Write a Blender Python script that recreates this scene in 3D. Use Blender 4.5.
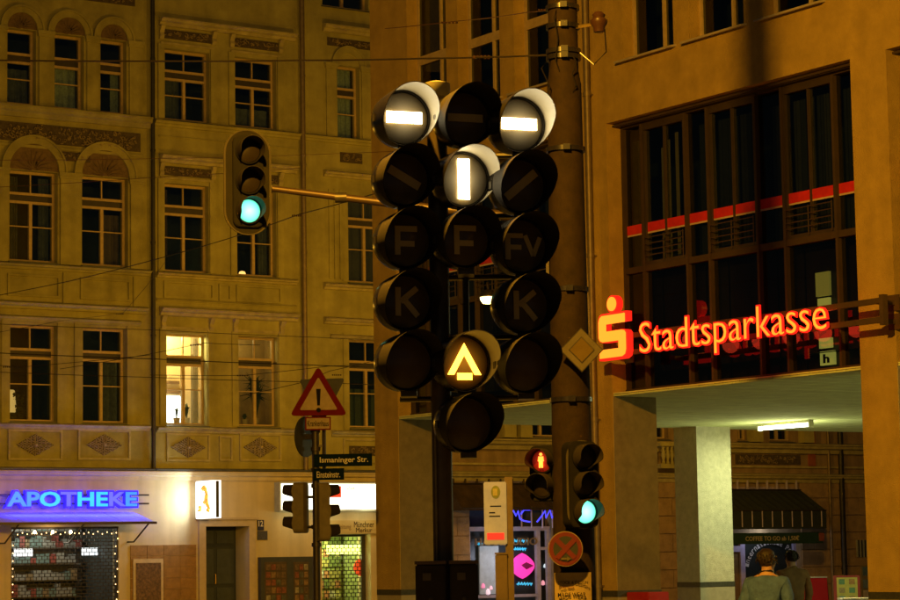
import bpy, bmesh, math, random
from mathutils import Vector, Matrix
random.seed(7)
for o in list(bpy.data.objects): bpy.data.objects.remove(o)
C = bpy.context.scene.collection
SC = bpy.context.scene
RAD = math.radians

# ---------------------------------------------------------------- camera
FPX, CX, CY, ROLL, EYE = 2350.0, 450.0, 300.0, .016, 1.65      # focal length and centre for a 900 px wide picture
PITCH = math.atan(257 / FPX); CP, SP = math.cos(PITCH), math.sin(PITCH)
cam = bpy.data.cameras.new('camera'); camo = bpy.data.objects.new('camera', cam); C.objects.link(camo)
cam.sensor_width = 36; cam.lens = FPX / 900 * 36; cam.clip_start = .1; cam.clip_end = 2000
camo.location = (0, 0, EYE)
camo.rotation_euler = (Matrix.Rotation(math.pi/2 + PITCH, 4, 'X') @ Matrix.Rotation(-ROLL, 4, 'Z')).to_euler()
SC.camera = camo

# ---------------------------------------------------------------- night sky, moon, exposure
w = bpy.data.worlds.new('World'); SC.world = w; w.use_nodes = True
nt = w.node_tree; bg = nt.nodes['Background']
sky = nt.nodes.new('ShaderNodeTexSky'); sky.sky_type = 'NISHITA'; sky.sun_disc = False
sky.sun_elevation = RAD(12); sky.sun_rotation = RAD(200)
nt.links.new(sky.outputs[0], bg.inputs['Color']); bg.inputs['Strength'].default_value = .004
sl = bpy.data.lights.new('moon', 'SUN'); sl.energy = .006; sl.angle = RAD(.5); sl.color = (.8, .85, 1)
so = bpy.data.objects.new('moon', sl); C.objects.link(so); so.rotation_euler = (RAD(60), 0, RAD(20))
vs = SC.view_settings; vs.view_transform = 'Standard'; vs.look = 'None'; vs.exposure = 0; vs.gamma = 1
SODIUM = (1, .47, .03)
LAMP_POWER = dict(near=13000, left=500, back=1500, hung=30, side=600, street=950)

# ---------------------------------------------------------------- pixel -> place
def ray(x, y):
    X, Y = x-CX, y-CY
    a = X*math.cos(ROLL) - Y*math.sin(ROLL); b = X*math.sin(ROLL) + Y*math.cos(ROLL)
    return Vector((a/FPX, (SP*b + CP*FPX)/FPX, (-CP*b + SP*FPX)/FPX))
def P(x, y, D):
    r = ray(x, y); return Vector((0, 0, EYE)) + r * (D / r.y)
class Frame:                                   # a facade: u along it to the right, p into the building
    def __init__(s, o, ang):
        s.o = Vector((o[0], o[1], 0)); s.ang = ang
        s.u = Vector((math.cos(ang), math.sin(ang), 0)); s.p = Vector((-math.sin(ang), math.cos(ang), 0))
    def px(s, x, y, p=0):
        r = ray(x, y); t = (s.o.dot(s.p) + p) / r.dot(s.p)
        q = Vector((0, 0, EYE)) + r*t
        return (q - s.o).dot(s.u), q.z
    def U(s, x, y, p=0): return s.px(x, y, p)[0]
    def Z(s, x, y, p=0): return s.px(x, y, p)[1]
    def world(s, u, p, z=0): return s.o + s.u*u + s.p*p + Vector((0, 0, z))
OLD = Frame((-6.46, 60.7), RAD(33.7))          # the row of old houses across the square
BANK = Frame((2.27, 34.0), RAD(-56.3))         # the bank's arcade front, at right angles to it

# ---------------------------------------------------------------- materials
MATS = {}
def mat(name, col, rough=.7, metal=0, var=.25, scale=6, bump=.0, bscale=60, emit=None, estr=0, spec=.5, stain=0):
    if name in MATS: return MATS[name]
    m = bpy.data.materials.new(name); m.use_nodes = True; n = m.node_tree.nodes; l = m.node_tree.links
    b = n['Principled BSDF']; b.inputs['Roughness'].default_value = rough; b.inputs['Metallic'].default_value = metal
    b.inputs['Specular IOR Level'].default_value = spec
    tc = n.new('ShaderNodeTexCoord'); no = n.new('ShaderNodeTexNoise'); no.inputs['Scale'].default_value = scale
    no.inputs['Detail'].default_value = 8; no.inputs['Roughness'].default_value = .65
    l.new(tc.outputs['Object'], no.inputs['Vector'])
    r = n.new('ShaderNodeValToRGB'); r.color_ramp.elements[0].position = .3; r.color_ramp.elements[1].position = .72
    r.color_ramp.elements[0].color = tuple(c*(1-var) for c in col)+(1,); r.color_ramp.elements[1].color = tuple(min(1, c*(1+var*.5)) for c in col)+(1,)
    l.new(no.outputs['Fac'], r.inputs[0]); out = r.outputs[0]
    if stain:                                  # rain streaks: noise stretched along the height
        mp = n.new('ShaderNodeMapping'); mp.inputs['Scale'].default_value = (2.3, 2.3, .16); l.new(tc.outputs['Object'], mp.inputs[0])
        n2 = n.new('ShaderNodeTexNoise'); n2.inputs['Scale'].default_value = 1.6; n2.inputs['Detail'].default_value = 6; l.new(mp.outputs[0], n2.inputs['Vector'])
        r2 = n.new('ShaderNodeValToRGB'); r2.color_ramp.elements[0].position = .35; r2.color_ramp.elements[1].position = .65
        r2.color_ramp.elements[0].color = (1-stain,)*3+(1,); r2.color_ramp.elements[1].color = (1, 1, 1, 1); l.new(n2.outputs['Fac'], r2.inputs[0])
        mx = n.new('ShaderNodeMixRGB'); mx.blend_type = 'MULTIPLY'; mx.inputs[0].default_value = 1
        l.new(out, mx.inputs[1]); l.new(r2.outputs[0], mx.inputs[2]); out = mx.outputs[0]
    l.new(out, b.inputs['Base Color'])
    if bump:
        n3 = n.new('ShaderNodeTexNoise'); n3.inputs['Scale'].default_value = bscale; n3.inputs['Detail'].default_value = 5; l.new(tc.outputs['Object'], n3.inputs['Vector'])
        bp = n.new('ShaderNodeBump'); bp.inputs['Strength'].default_value = bump; bp.inputs['Distance'].default_value = .02
        l.new(n3.outputs['Fac'], bp.inputs['Height']); l.new(bp.outputs[0], b.inputs['Normal'])
    if emit:
        b.inputs['Emission Color'].default_value = tuple(emit)+(1,); b.inputs['Emission Strength'].default_value = estr
    MATS[name] = m; return m
def glow(name, col, s): return mat(name, tuple(min(.8, c) for c in col), .4, emit=col, estr=s, var=.05)
def glass(name, tint, gloss=.12, trans=.9):
    m = bpy.data.materials.new(name); m.use_nodes = True; n = m.node_tree.nodes; l = m.node_tree.links
    for x in list(n):
        if x.type != 'OUTPUT_MATERIAL': n.remove(x)
    t = n.new('ShaderNodeBsdfTransparent'); t.inputs[0].default_value = tuple(c*trans for c in tint)+(1,)
    g = n.new('ShaderNodeBsdfGlossy'); g.inputs['Roughness'].default_value = .03; g.inputs['Color'].default_value = (.9, .95, 1, 1)
    no = n.new('ShaderNodeTexNoise'); no.inputs['Scale'].default_value = 1.3; bp = n.new('ShaderNodeBump'); bp.inputs['Strength'].default_value = .04
    tc = n.new('ShaderNodeTexCoord'); l.new(tc.outputs['Object'], no.inputs['Vector']); l.new(no.outputs['Fac'], bp.inputs['Height']); l.new(bp.outputs[0], g.inputs['Normal'])
    mx = n.new('ShaderNodeMixShader'); mx.inputs[0].default_value = gloss
    l.new(t.outputs[0], mx.inputs[1]); l.new(g.outputs[0], mx.inputs[2]); l.new(mx.outputs[0], n['Material Output'].inputs[0])
    MATS[name] = m; return m
def lit_lens(name, col, s, radius, tight=2.2):
    """a lit lamp lens: the glass glows most around the lamp behind it"""
    m = mat(name, tuple(c*.09 for c in col), .25); n = m.node_tree.nodes; l = m.node_tree.links; b = n['Principled BSDF']
    tc = n.new('ShaderNodeTexCoord'); ln = n.new('ShaderNodeVectorMath'); ln.operation = 'LENGTH'; l.new(tc.outputs['Object'], ln.inputs[0])
    mr = n.new('ShaderNodeMapRange'); mr.inputs['From Min'].default_value = 0; mr.inputs['From Max'].default_value = radius; mr.inputs['To Min'].default_value = 1; mr.inputs['To Max'].default_value = .12
    l.new(ln.outputs['Value'], mr.inputs['Value'])
    pw = n.new('ShaderNodeMath'); pw.operation = 'POWER'; pw.inputs[1].default_value = tight; l.new(mr.outputs[0], pw.inputs[0])
    ml = n.new('ShaderNodeMath'); ml.operation = 'MULTIPLY'; ml.inputs[1].default_value = s; l.new(pw.outputs[0], ml.inputs[0])
    l.new(ml.outputs[0], b.inputs['Emission Strength']); b.inputs['Emission Color'].default_value = tuple(col)+(1,)
    return m

plA = mat('plaster_ochre', (.37, .34, .10), .9, var=.38, scale=1.3, bump=.5, bscale=45, stain=.16)
plB = mat('plaster_yellow', (.41, .38, .12), .9, var=.36, scale=1.1, bump=.5, bscale=50, stain=.15)
plC = mat('plaster_tan', (.36, .26, .13), .9, var=.3, scale=1.5, bump=.4, bscale=30, stain=.3)
stucco = mat('stucco', (.46, .41, .17), .85, var=.3, scale=4, bump=.5, bscale=40, stain=.2)
relief = mat('relief_dark', (.09, .07, .04), .9, var=.5, scale=14, bump=.8, bscale=40)
gfl = mat('plaster_cream', (.62, .53, .30), .9, var=.12, scale=1.5, bump=.2, bscale=60, stain=.15)
bankpl = mat('bank_render', (.52, .35, .075), .95, var=.24, scale=2.6, bump=1, bscale=70, stain=.1)
conc = mat('concrete', (.42, .40, .29), .9, var=.25, scale=9, bump=.4, bscale=70)
soffm = mat('soffit_board', (.74, .82, .45), .95, var=.2, scale=3, bump=.1)
frm = mat('window_wood', (.48, .36, .17), .6, var=.2, scale=12)
tin = mat('tin_flashing', (.10, .11, .10), .5, .4, var=.3)
pipe = mat('pipe_dark', (.035, .035, .03), .5, .3, var=.4)
pipel = mat('pipe_zinc', (.22, .17, .09), .5, .4, var=.3)
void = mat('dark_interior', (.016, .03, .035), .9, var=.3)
gl = glass('window_glass', (.8, .9, .95), .10, .85)
gdark = glass('bank_glass', (.36, .42, .42), .08, .9)
gclear = glass('shop_glass', (.95, 1, 1), .05, .95)
black = mat('signal_black', (.011, .009, .0065), .27, var=.4, scale=20)
blackin = mat('visor_inside', (.018, .013, .008), .8, spec=.2, var=.2)
lensd = mat('lens_dark', (.10, .066, .028), .16, var=.2)
symd = mat('symbol_unlit', (.5, .37, .13), .5, var=.1)
steel = mat('steel_galv', (.055, .045, .028), .45, .5, var=.35, scale=15)
polem = mat('pole_brown', (.017, .010, .0042), .85, 0, spec=.12, var=.4, scale=9, bump=.15, bscale=40)
mull = mat('mullion_bronze', (.05, .03, .014), .7, 0, var=.25)
red = mat('stripe_red', (.62, .025, .015), .4)
cream = mat('stripe_cream', (.6, .45, .3), .5)
white = mat('white_paint', (.72, .68, .58), .6, var=.1)
asph = mat('asphalt', (.05, .05, .05), .85, var=.4, scale=3, bump=.6, bscale=80)
pave = mat('paving', (.26, .25, .21), .85, var=.35, scale=4, bump=.5, bscale=50)
cabin = mat('cabinet_grey', (.028, .02, .012), .6, .0, var=.5, spec=.2)
leafm = mat('leaf', (.035, .06, .015), .6, var=.5, scale=20)

# ---------------------------------------------------------------- mesh helpers
class MB:
    def __init__(s): s.v = []; s.f = []; s.sm = False
    def add(s, v, f):
        k = len(s.v); s.v += [tuple(q) for q in v]; s.f += [tuple(k+i for i in q) for q in f]; return s
    def box(s, x0, x1, y0, y1, z0, z1):
        return s.add([(x, y, z) for x in (x0, x1) for y in (y0, y1) for z in (z0, z1)], [(0,1,3,2),(4,6,7,5),(0,4,5,1),(2,3,7,6),(0,2,6,4),(1,5,7,3)])
    def quad(s, a, b, c, d): return s.add([a, b, c, d], [(0, 1, 2, 3)])
    def prism(s, poly, y0, y1):               # polygon in x,z extruded along y
        n = len(poly); v = [(x, y0, z) for x, z in poly] + [(x, y1, z) for x, z in poly]
        return s.add(v, [tuple(range(n)), tuple(range(2*n-1, n-1, -1))] + [(i, n+i, n+(i+1) % n, (i+1) % n) for i in range(n)])
    def profile(s, prof, u0, u1):             # profile in (y,z) swept along x
        n = len(prof); v = [(u0, y, z) for y, z in prof] + [(u1, y, z) for y, z in prof]
        return s.add(v, [tuple(range(n)), tuple(range(2*n-1, n-1, -1))] + [(i, n+i, n+(i+1) % n, (i+1) % n) for i in range(n)])
    def tube(s, pts, r, n=8, r1=None):
        pts = [Vector(p) for p in pts]; v = []; f = []; m = len(pts)
        for i, p in enumerate(pts):
            d = (pts[min(i+1, m-1)] - pts[max(i-1, 0)]).normalized()
            a = d.cross(Vector((0, 0, 1)) if abs(d.z) < .9 else Vector((1, 0, 0))).normalized(); b = d.cross(a)
            rr = r if r1 is None else r + (r1-r)*i/(m-1)
            v += [p + (a*math.cos(t) + b*math.sin(t))*rr for t in [2*math.pi*k/n for k in range(n)]]
        for i in range(m-1):
            for k in range(n): f.append((i*n+k, i*n+(k+1) % n, (i+1)*n+(k+1) % n, (i+1)*n+k))
        f += [tuple(range(n-1, -1, -1)), tuple((m-1)*n+k for k in range(n))]; s.sm = True
        return s.add(v, f)
    def lathe(s, prof, o=(0, 0, 0), axis='Y', n=32):   # prof: (radius, along)
        v = []; f = []; m = len(prof)
        for r, t in prof:
            for k in range(n):
                a = 2*math.pi*k/n; c, q = r*math.cos(a), r*math.sin(a)
                v.append({'Y': (o[0]+c, o[1]+t, o[2]+q), 'Z': (o[0]+c, o[1]+q, o[2]+t), 'X': (o[0]+t, o[1]+c, o[2]+q)}[axis])
        for i in range(m-1):
            for k in range(n): f.append((i*n+k, i*n+(k+1) % n, (i+1)*n+(k+1) % n, (i+1)*n+k))
        f += [tuple(range(n)), tuple((m-1)*n+k for k in range(n-1, -1, -1))]; s.sm = True
        return s.add(v, f)
    def build(s, name, m, parent=None, bevel=0, loc=None):
        me = bpy.data.meshes.new(name); me.from_pydata(s.v, [], s.f)
        bm = bmesh.new(); bm.from_mesh(me); bmesh.ops.remove_doubles(bm, verts=bm.verts, dist=1e-6); bmesh.ops.recalc_face_normals(bm, faces=bm.faces)
        if bevel: bmesh.ops.bevel(bm, geom=[e for e in bm.edges if len(e.link_faces) == 2 and e.calc_face_angle(0) > .6], offset=bevel, segments=2, affect='EDGES', clamp_overlap=True)
        bm.to_mesh(me); bm.free()
        if s.sm:
            me.polygons.foreach_set('use_smooth', [True]*len(me.polygons)); me.set_sharp_from_angle(angle=RAD(38))
        me.materials.append(m); o = bpy.data.objects.new(name, me); C.objects.link(o)
        if parent: o.parent = parent
        if loc: o.location = loc
        return o
def tag(o, label, cat, group=None):
    o['label'] = label; o['category'] = cat
    if group: o['group'] = group
    return o
def thing(name, label, cat, loc=(0, 0, 0), rotz=0, group=None):
    o = bpy.data.objects.new(name, None); C.objects.link(o); o.location = loc; o.rotation_euler = (0, 0, rotz); o.empty_display_size = .2
    return tag(o, label, cat, group)
def struct(o): o['kind'] = 'structure'; return o
def light(name, kind, energy, col, loc, parent=None, size=.1, **k):
    d = bpy.data.lights.new(name, kind); d.energy = energy; d.color = col
    if kind in ('POINT', 'SPOT'): d.shadow_soft_size = size
    if kind == 'AREA': d.shape = k.pop('shape', 'RECTANGLE'); d.size = size
    for a, b in k.items(): setattr(d, a, b)
    o = bpy.data.objects.new(name, d); C.objects.link(o); o.location = loc
    if parent: o.parent = parent
    return o
def text_mb(body, x0, x1, z0, z1, y, depth, bold=0.0, split=False):
    """lettering fitted to a box, standing proud of the plane y (towards -y)"""
    cu = bpy.data.curves.new('t', 'FONT'); cu.body = body; cu.size = 1; cu.extrude = .1; cu.offset = bold; cu.resolution_u = 3
    ob = bpy.data.objects.new('t', cu); C.objects.link(ob); dg = bpy.context.evaluated_depsgraph_get()
    me = bpy.data.meshes.new_from_object(ob.evaluated_get(dg)); V = [v.co.copy() for v in me.vertices]; Fc = [tuple(p.vertices) for p in me.polygons]
    bpy.data.objects.remove(ob); bpy.data.meshes.remove(me)
    xa, xb = min(v.x for v in V), max(v.x for v in V); ya, yb = min(v.y for v in V), max(v.y for v in V)
    W = [(x0+(v.x-xa)/(xb-xa)*(x1-x0), y - depth*(v.z/.2+.5), z0+(v.y-ya)/(yb-ya)*(z1-z0)) for v in V]
    if not split: return MB().add(W, Fc)
    # glyphs: weld by position so that front, back and sides of one letter join
    par = list(range(len(W))); key = {}
    def find(i):
        while par[i] != i: par[i] = par[par[i]]; i = par[i]
        return i
    for i, v in enumerate(W):
        k = (round(v[0], 5), round(v[1], 5), round(v[2], 5))
        if k in key: par[find(i)] = find(key[k])
        else: key[k] = i
    for f in Fc:
        for i in f[1:]: par[find(i)] = find(f[0])
    isl = {}
    for f in Fc: isl.setdefault(find(f[0]), []).append(f)
    out = []
    for fs in isl.values():
        ids = sorted({i for f in fs for i in f}); mp = {i: k for k, i in enumerate(ids)}
        out.append(MB().add([W[i] for i in ids], [tuple(mp[i] for i in f) for f in fs]))
    return sorted(out, key=lambda b: min(v[0] for v in b.v))
def wall_mb(u0, u1, z0, z1, ops, p=0, depth=.3):
    """a wall sheet with rectangular openings and their reveals; ops: (ua,ub,za,zb)"""
    b = MB(); us = sorted({u0, u1} | {q for o in ops for q in o[:2] if u0 < q < u1}); zs = sorted({z0, z1} | {q for o in ops for q in o[2:] if z0 < q < z1})
    for i in range(len(us)-1):
        for j in range(len(zs)-1):
            cu, cz = (us[i]+us[i+1])/2, (zs[j]+zs[j+1])/2
            if any(o[0] < cu < o[1] and o[2] < cz < o[3] for o in ops): continue
            b.quad((us[i], p, zs[j]), (us[i+1], p, zs[j]), (us[i+1], p, zs[j+1]), (us[i], p, zs[j+1]))
    for a, c, d, e in ops:
        q = p+depth
        b.quad((a, p, d), (a, q, d), (a, q, e), (a, p, e)); b.quad((c, p, d), (c, q, d), (c, q, e), (c, p, e))
        b.quad((a, p, e), (c, p, e), (c, q, e), (a, q, e)); b.quad((a, p, d), (c, p, d), (c, q, d), (a, q, d))
    return b
def cornice(parent, name, u0, u1, zt, m, prof=None, out=.18, h=.25):
    pr = prof or [(0, zt-h), (-out*.35, zt-h), (-out*.45, zt-h*.62), (-out*.75, zt-h*.5), (-out*.85, zt-h*.25), (-out, zt-h*.2), (-out, zt-.02), (0, zt+.03)]
    return MB().profile(pr, u0, u1).build(name, m, parent)
def ring_mb(b, cu, cz, ra, rb, y0, y1, a0=0, a1=math.pi, n=20):
    po = []
    for k in range(n):
        t0 = a0+(a1-a0)*k/n; t1 = a0+(a1-a0)*(k+1)/n
        b.prism([(cu+ra*math.cos(t0), cz+ra*math.sin(t0)), (cu+rb*math.cos(t0), cz+rb*math.sin(t0)), (cu+rb*math.cos(t1), cz+rb*math.sin(t1)), (cu+ra*math.cos(t1), cz+ra*math.sin(t1))], y0, y1)
    return b

# ---------------------------------------------------------------- ground
struct(MB().quad((-900, -900, 0), (900, -900, 0), (900, 900, 0), (-900, 900, 0)).build('ground', asph))
b = MB(); b.box(-60, 80, -4.2, 12, -.3, .12)
o = b.build('pavement', pave, None, .02); o.location = OLD.o; o.rotation_euler.z = OLD.ang; struct(o)
b = MB(); b.box(-9.5, 26, -3.2, 14, -.3, .13)
o = b.build('pavement', pave, None, .02); o.location = BANK.o; o.rotation_euler.z = BANK.ang; struct(o)
b = MB(); b.box(-2.2, 3.2, -2.0, 2.2, -.3, .12)
o = b.build('traffic_island', pave, None, .02); o.location = (.3, 16.4, 0); struct(o)
b = MB()
for du in (0, 1.435, 3.4, 4.835): b.box(-60, 80, -13.5+du, -13.43+du, -.2, .006)
o = b.build('tram_rails', mat('rail_steel', (.2, .18, .15), .3, .8), None); o.location = OLD.o; o.rotation_euler.z = OLD.ang; struct(o)

# ---------------------------------------------------------------- the old houses
def window(parent, ua, ub, za, zb, tf=.3, narrow=False, y=.2, curtain=None, cols=2):
    fw = .065; h = zb-za; zt = zb-h*tf; f = MB()
    f.box(ua, ua+fw, y, y+.09, za, zb).box(ub-fw, ub, y, y+.09, za, zb)
    f.box(ua+fw, ub-fw, y, y+.09, za, za+fw).box(ua+fw, ub-fw, y, y+.09, zb-fw, zb)
    f.box(ua+fw, ub-fw, y-.01, y+.08, zt+.09, zt+.09+fw).box(ua+fw, ub-fw, y-.01, y+.08, zt-.06-fw, zt-.06)
    um = (ua+ub)/2; zl = za+(zt-za)*.56
    if not narrow:
        f.box(um-.04, um+.04, y-.012, y+.08, za+fw, zt-.06-fw).box(um-.014, um+.014, y+.005, y+.07, zt+.09+fw, zb-fw)
        f.box(ua+fw, um-.04, y+.005, y+.07, zl-.013, zl+.013).box(um+.04, ub-fw, y+.005, y+.07, zl-.013, zl+.013)
        cu = [(ua+fw, um-.04), (um+.04, ub-fw)]; cu2 = [(ua+fw, um-.014), (um+.014, ub-fw)]
    else:
        f.box(ua+fw, ub-fw, y+.005, y+.07, zl-.013, zl+.013); cu = cu2 = [(ua+fw, ub-fw)]
    wo = f.build('window', frm, parent)
    MB().box(ua+fw, ub-fw, y+.015, y+.085, zt-.06, zt+.09).build('transom', mat('transom_dark', (.045, .04, .03), .6), wo)  # recess shade between the sashes is put into this dark colour
    MB().profile([(.02, za-.03), (-.1, za-.06), (-.1, za-.035), (.19, za+.03), (.19, za-.03)], ua-.04, ub+.04).build('sill', tin, wo)
    for a, c in cu:
        for d, e in ((za+fw, zl-.013), (zl+.013, zt-.06-fw)):
            MB().quad((a, y+.04, d), (c, y+.04, d), (c, y+.04, e), (a, y+.04, e)).build('pane', gl, wo)
    for a, c in cu2:
        d, e = zt+.09+fw, zb-fw
        MB().quad((a, y+.04, d), (c, y+.04, d), (c, y+.04, e), (a, y+.04, e)).build('pane', gl, wo)
    if curtain:
        for (fa, fb, fc, fd, m) in curtain:
            W = ub-ua; q = MB(); n = 14
            for i in range(n):
                x0, x1 = ua+W*(fa+(fb-fa)*i/n), ua+W*(fa+(fb-fa)*(i+1)/n); s = .03
                q.quad((x0, y+.2+s*math.sin(i*1.9), za+h*fc), (x1, y+.2+s*math.sin((i+1)*1.9), za+h*fc), (x1, y+.2+s*math.sin((i+1)*1.9), za+h*fd), (x0, y+.2+s*math.sin(i*1.9), za+h*fd))
            q.sm = True; q.build('curtain', m, wo)
    return wo
lace = mat('lace_curtain', (.42, .5, .42), .9, var=.4, scale=18)
sheer = mat('sheer_curtain', (.13, .15, .13), .9, var=.4, scale=9)
def opening(x0, x1, y0, y1, za=None, zb=None):
    ym, xm = (y0+y1)/2, (x0+x1)/2
    return [OLD.U(x0, ym), OLD.U(x1, ym), OLD.Z(xm, y1) if za is None else za, OLD.Z(xm, y0) if zb is None else zb]
def ornament_frieze(parent, u0, u1, z0, z1, seed, y=0):
    """scrollwork band: many small scroll lumps on a sunk ground"""
    rnd = random.Random(seed); b = MB(); b.box(u0, u1, y-.02, y+.02, z0, z1)
    g_ = b.build('ornament', relief, parent); b = MB()
    n = int((u1-u0)*(z1-z0)*75)
    for k in range(n):
        cu, cz = rnd.uniform(u0+.06, u1-.06), rnd.uniform(z0+.06, z1-.06); r = rnd.uniform(.03, .06); a0 = rnd.uniform(0, 6.28)
        pts = [(cu+r*(1-.55*t/5)*math.cos(a0+t*.95), y-.035-.02*math.sin(t*.6), cz+r*(1-.55*t/5)*math.sin(a0+t*.95)) for t in range(6)]
        b.tube(pts, .019, 4, .008)
    o = b.build('scrollwork', mat('scroll_tan', (.27, .21, .10), .85, var=.4, scale=10), g_); o['kind'] = 'stuff'; return g_
def rosette(parent, cu, cz, w, h, seed):
    """lozenge of carved acanthus leaves on a dark sunk ground"""
    rnd = random.Random(seed); g = MB().prism([(cu, cz+h), (cu+w, cz), (cu, cz-h), (cu-w, cz)], -.012, .005).build('ornament', relief, parent); b = MB()
    for i in range(9):
        for k in range(9):
            x, z = ((i-4)+(k-4))/8.4, ((i-4)-(k-4))/8.4
            if max(abs(i-4), abs(k-4)) == 0: continue
            ang = math.atan2(z*h, x*w)+rnd.uniform(-.45, .45)+(.5 if (i+k) % 2 else -.5); L, Wd = rnd.uniform(.05, .075), .024; c, sn = math.cos(ang), math.sin(ang); px_, pz_ = cu+x*w*.92, cz+z*h*.92
            pt = lambda l, q, d: (px_+l*c-q*sn, -.013-d, pz_+l*sn+q*c)
            b.add([pt(-L, 0, .0), pt(0, -Wd, .008), pt(0, 0, .055), pt(0, Wd, .008), pt(L, 0, .015)], [(0, 1, 2), (0, 2, 3), (1, 4, 2), (2, 4, 3)])
    b.lathe([(.0, -.11), (.035, -.10), (.05, -.05), (.045, 0)], (cu, 0, cz), 'Y', 10)
    b.build('acanthus_leaves', mat('relief_pale', (.42, .36, .22), .85, var=.4, scale=16), g); return g
def sunk_panel(parent, u0, u1, z0, z1, m=None, t=.05, y=-.05):
    e = .01; b = MB(); b.box(u0, u1, y, e, z0, z0+t).box(u0, u1, y, e, z1-t, z1).box(u0, u0+t, y, e, z0+t, z1-t).box(u1-t, u1, y, e, z0+t, z1-t)
    return b.build('panel_moulding', m or stucco, parent)
def pilaster(parent, u0, u1, z0, z1, m):
    b = MB(); b.box(u0, u1, -.05, .02, z0, z1-.16).box(u0-.03, u1+.03, -.08, .02, z1-.16, z1-.09).box(u0-.05, u1+.05, -.10, .02, z1-.09, z1)
    return b.build('pilaster', m, parent)
def archivolt(parent, cu, cz, r, m, t=.16):
    b = MB(); ring_mb(b, cu, cz, r, r+t, -.055, .01); ring_mb(b, cu, cz, r+t, r+t+.05, -.09, .01); return b.build('archivolt', m, parent)
def tympanum(parent, cu, cz, r, seed):
    pts = [(cu+r*math.cos(t), cz+r*math.sin(t)) for t in [math.pi*k/18 for k in range(19)]]
    b = MB().prism(pts, -.008, .01); rnd = random.Random(seed)
    for k in range(10):
        a = math.pi*(k+.5)/10; L = r*.55
        b.tube([(cu+.12*math.cos(a)*r, -.01, cz+.12*r*math.sin(a)), (cu+L*.6*math.cos(a+.15), -.03, cz+L*.6*math.sin(a+.15)), (cu+L*1.4*math.cos(a), -.012, cz+L*1.4*math.sin(a))], .025, 4, .008)
    return b.build('tympanum', mat('tympanum_brown', (.17, .115, .05), .9, var=.4, scale=8, bump=.5), parent)
def downpipe(parent, u, z0, z1, m, r=.055):
    b = MB().tube([(u, -.11, z0), (u, -.11, z1)], r, 10); k = z0+1
    while k < z1: b.lathe([(r, -.03), (r+.012, -.03), (r+.012, .03), (r, .03)], (u, -.11, k), 'Z', 10); b.box(u-.012, u+.012, -.08, .01, k-.012, k+.012); k += 2.4
    return b.build('downpipe', m, parent)

Z1, Z2, Z3, ZG = 5.07, 9.05, 13.02, 3.93        # sills of the upper floors, ground floor cornice
uP, uP2 = OLD.U(152, 250), OLD.U(302, 250)
uEnd = 6.9
# --- house A: arched windows
hA = thing('apartment_house', 'ochre old house with arched windows above the blue lit pharmacy sign', 'house', OLD.o, OLD.ang)
oA = [opening(7.3, 36, 29, 102, 13.09, 15.0), opening(54.6, 84, 37, 108, 13.09, 15.0), opening(100.4, 126.5, 42, 113, 13.09, 15.0),
      opening(9.5, 57.7, 173, 262, 9.13, 11.42), opening(82, 128, 179, 268, 9.13, 11.42),
      opening(9.2, 56.8, 331, 424, 5.14, 7.55), opening(82, 126.5, 334, 424, 5.14, 7.55)]
shopA = [OLD.U(11, 560), OLD.U(119, 560), -.1, OLD.Z(65, 527)]
wall_mb(-14, uP, ZG-.1, 19, oA, 0, .3).build('wall', plA, hA)
wall_mb(-14, uP, 0, ZG-.1, [shopA], -.002, .35).build('ground_floor_wall', gfl, hA)
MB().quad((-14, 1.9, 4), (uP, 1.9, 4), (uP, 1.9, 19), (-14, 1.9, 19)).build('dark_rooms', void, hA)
for i, q in enumerate(oA):
    cur = {0: [(.05, .95, .0, .5, sheer)], 3: [(.06, .3, 0, .95, sheer), (.72, .95, 0, .95, sheer)], 6: [(.52, .95, .0, .66, sheer)], 1: [(.1, .95, .0, .62, lace)], 2: [(.62, .95, .05, .6, lace)], 4: [(.55, .95, 0, .6, mat('curtain_brown', (.16, .12, .06), .9))]}.get(i)
    window(hA, *q, tf=.38 if i < 3 else .3, narrow=i < 3, curtain=cur)
for i in range(5):
    q = oA[i]; cu, r = (q[0]+q[1])/2, (q[1]-q[0])/2+.02
    archivolt(hA, cu, q[3]+.02, r, plA, .14 if i < 3 else .17); tympanum(hA, cu, q[3]+.02, r, i)
for i in range(3):
    q = oA[i]; g = .07
    if i == 0: pilaster(hA, q[0]-.42, q[0]-g, 13.05, 15.02, plA)
    nx = oA[i+1][0] if i < 2 else q[1]+.5
    pilaster(hA, q[1]+g, nx-g, 13.05, 15.02, plA)
for i in (3, 4):
    q = oA[i]
    pilaster(hA, q[1]+.06, q[1]+.42 if i == 4 else oA[4][0]-.06, 9.1, 11.44, plA)
    if i == 3: pilaster(hA, q[0]-.7, q[0]-.06, 9.1, 11.44, plA)
cornice(hA, 'cornice', -14, uP-.06, 13.06, plA, out=.22, h=.3)
ornament_frieze(hA, -6.6, -1.75, 12.14, 12.62, 3); MB().box(-14, uP-.25, -.04, .02, 12.0, 12.07).build('string_course', plA, hA)
ornament_frieze(hA, -6.6, -1.9, 15.95, 16.4, 5)
for u in (oA[3][1]+.28, ): ornament_frieze(hA, u-.3, u+.6, 11.75, 11.98, 6)
cornice(hA, 'cornice', -14, uP-.06, 9.07, plA, out=.16, h=.14)
for q in (oA[3], oA[4]): sunk_panel(hA, q[0]-.05, q[1]+.05, 8.25, 8.8, plA); MB().box(q[1]+.14, q[1]+.2, -.045, .01, 8.12, 8.9).build('strip', plA, hA)
cornice(hA, 'cornice', -14, uP-.16, 8.1, plA, out=.2, h=.16); cornice(hA, 'cornice', -14, uP-.35, 7.75, plA, out=.13, h=.12)
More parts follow.
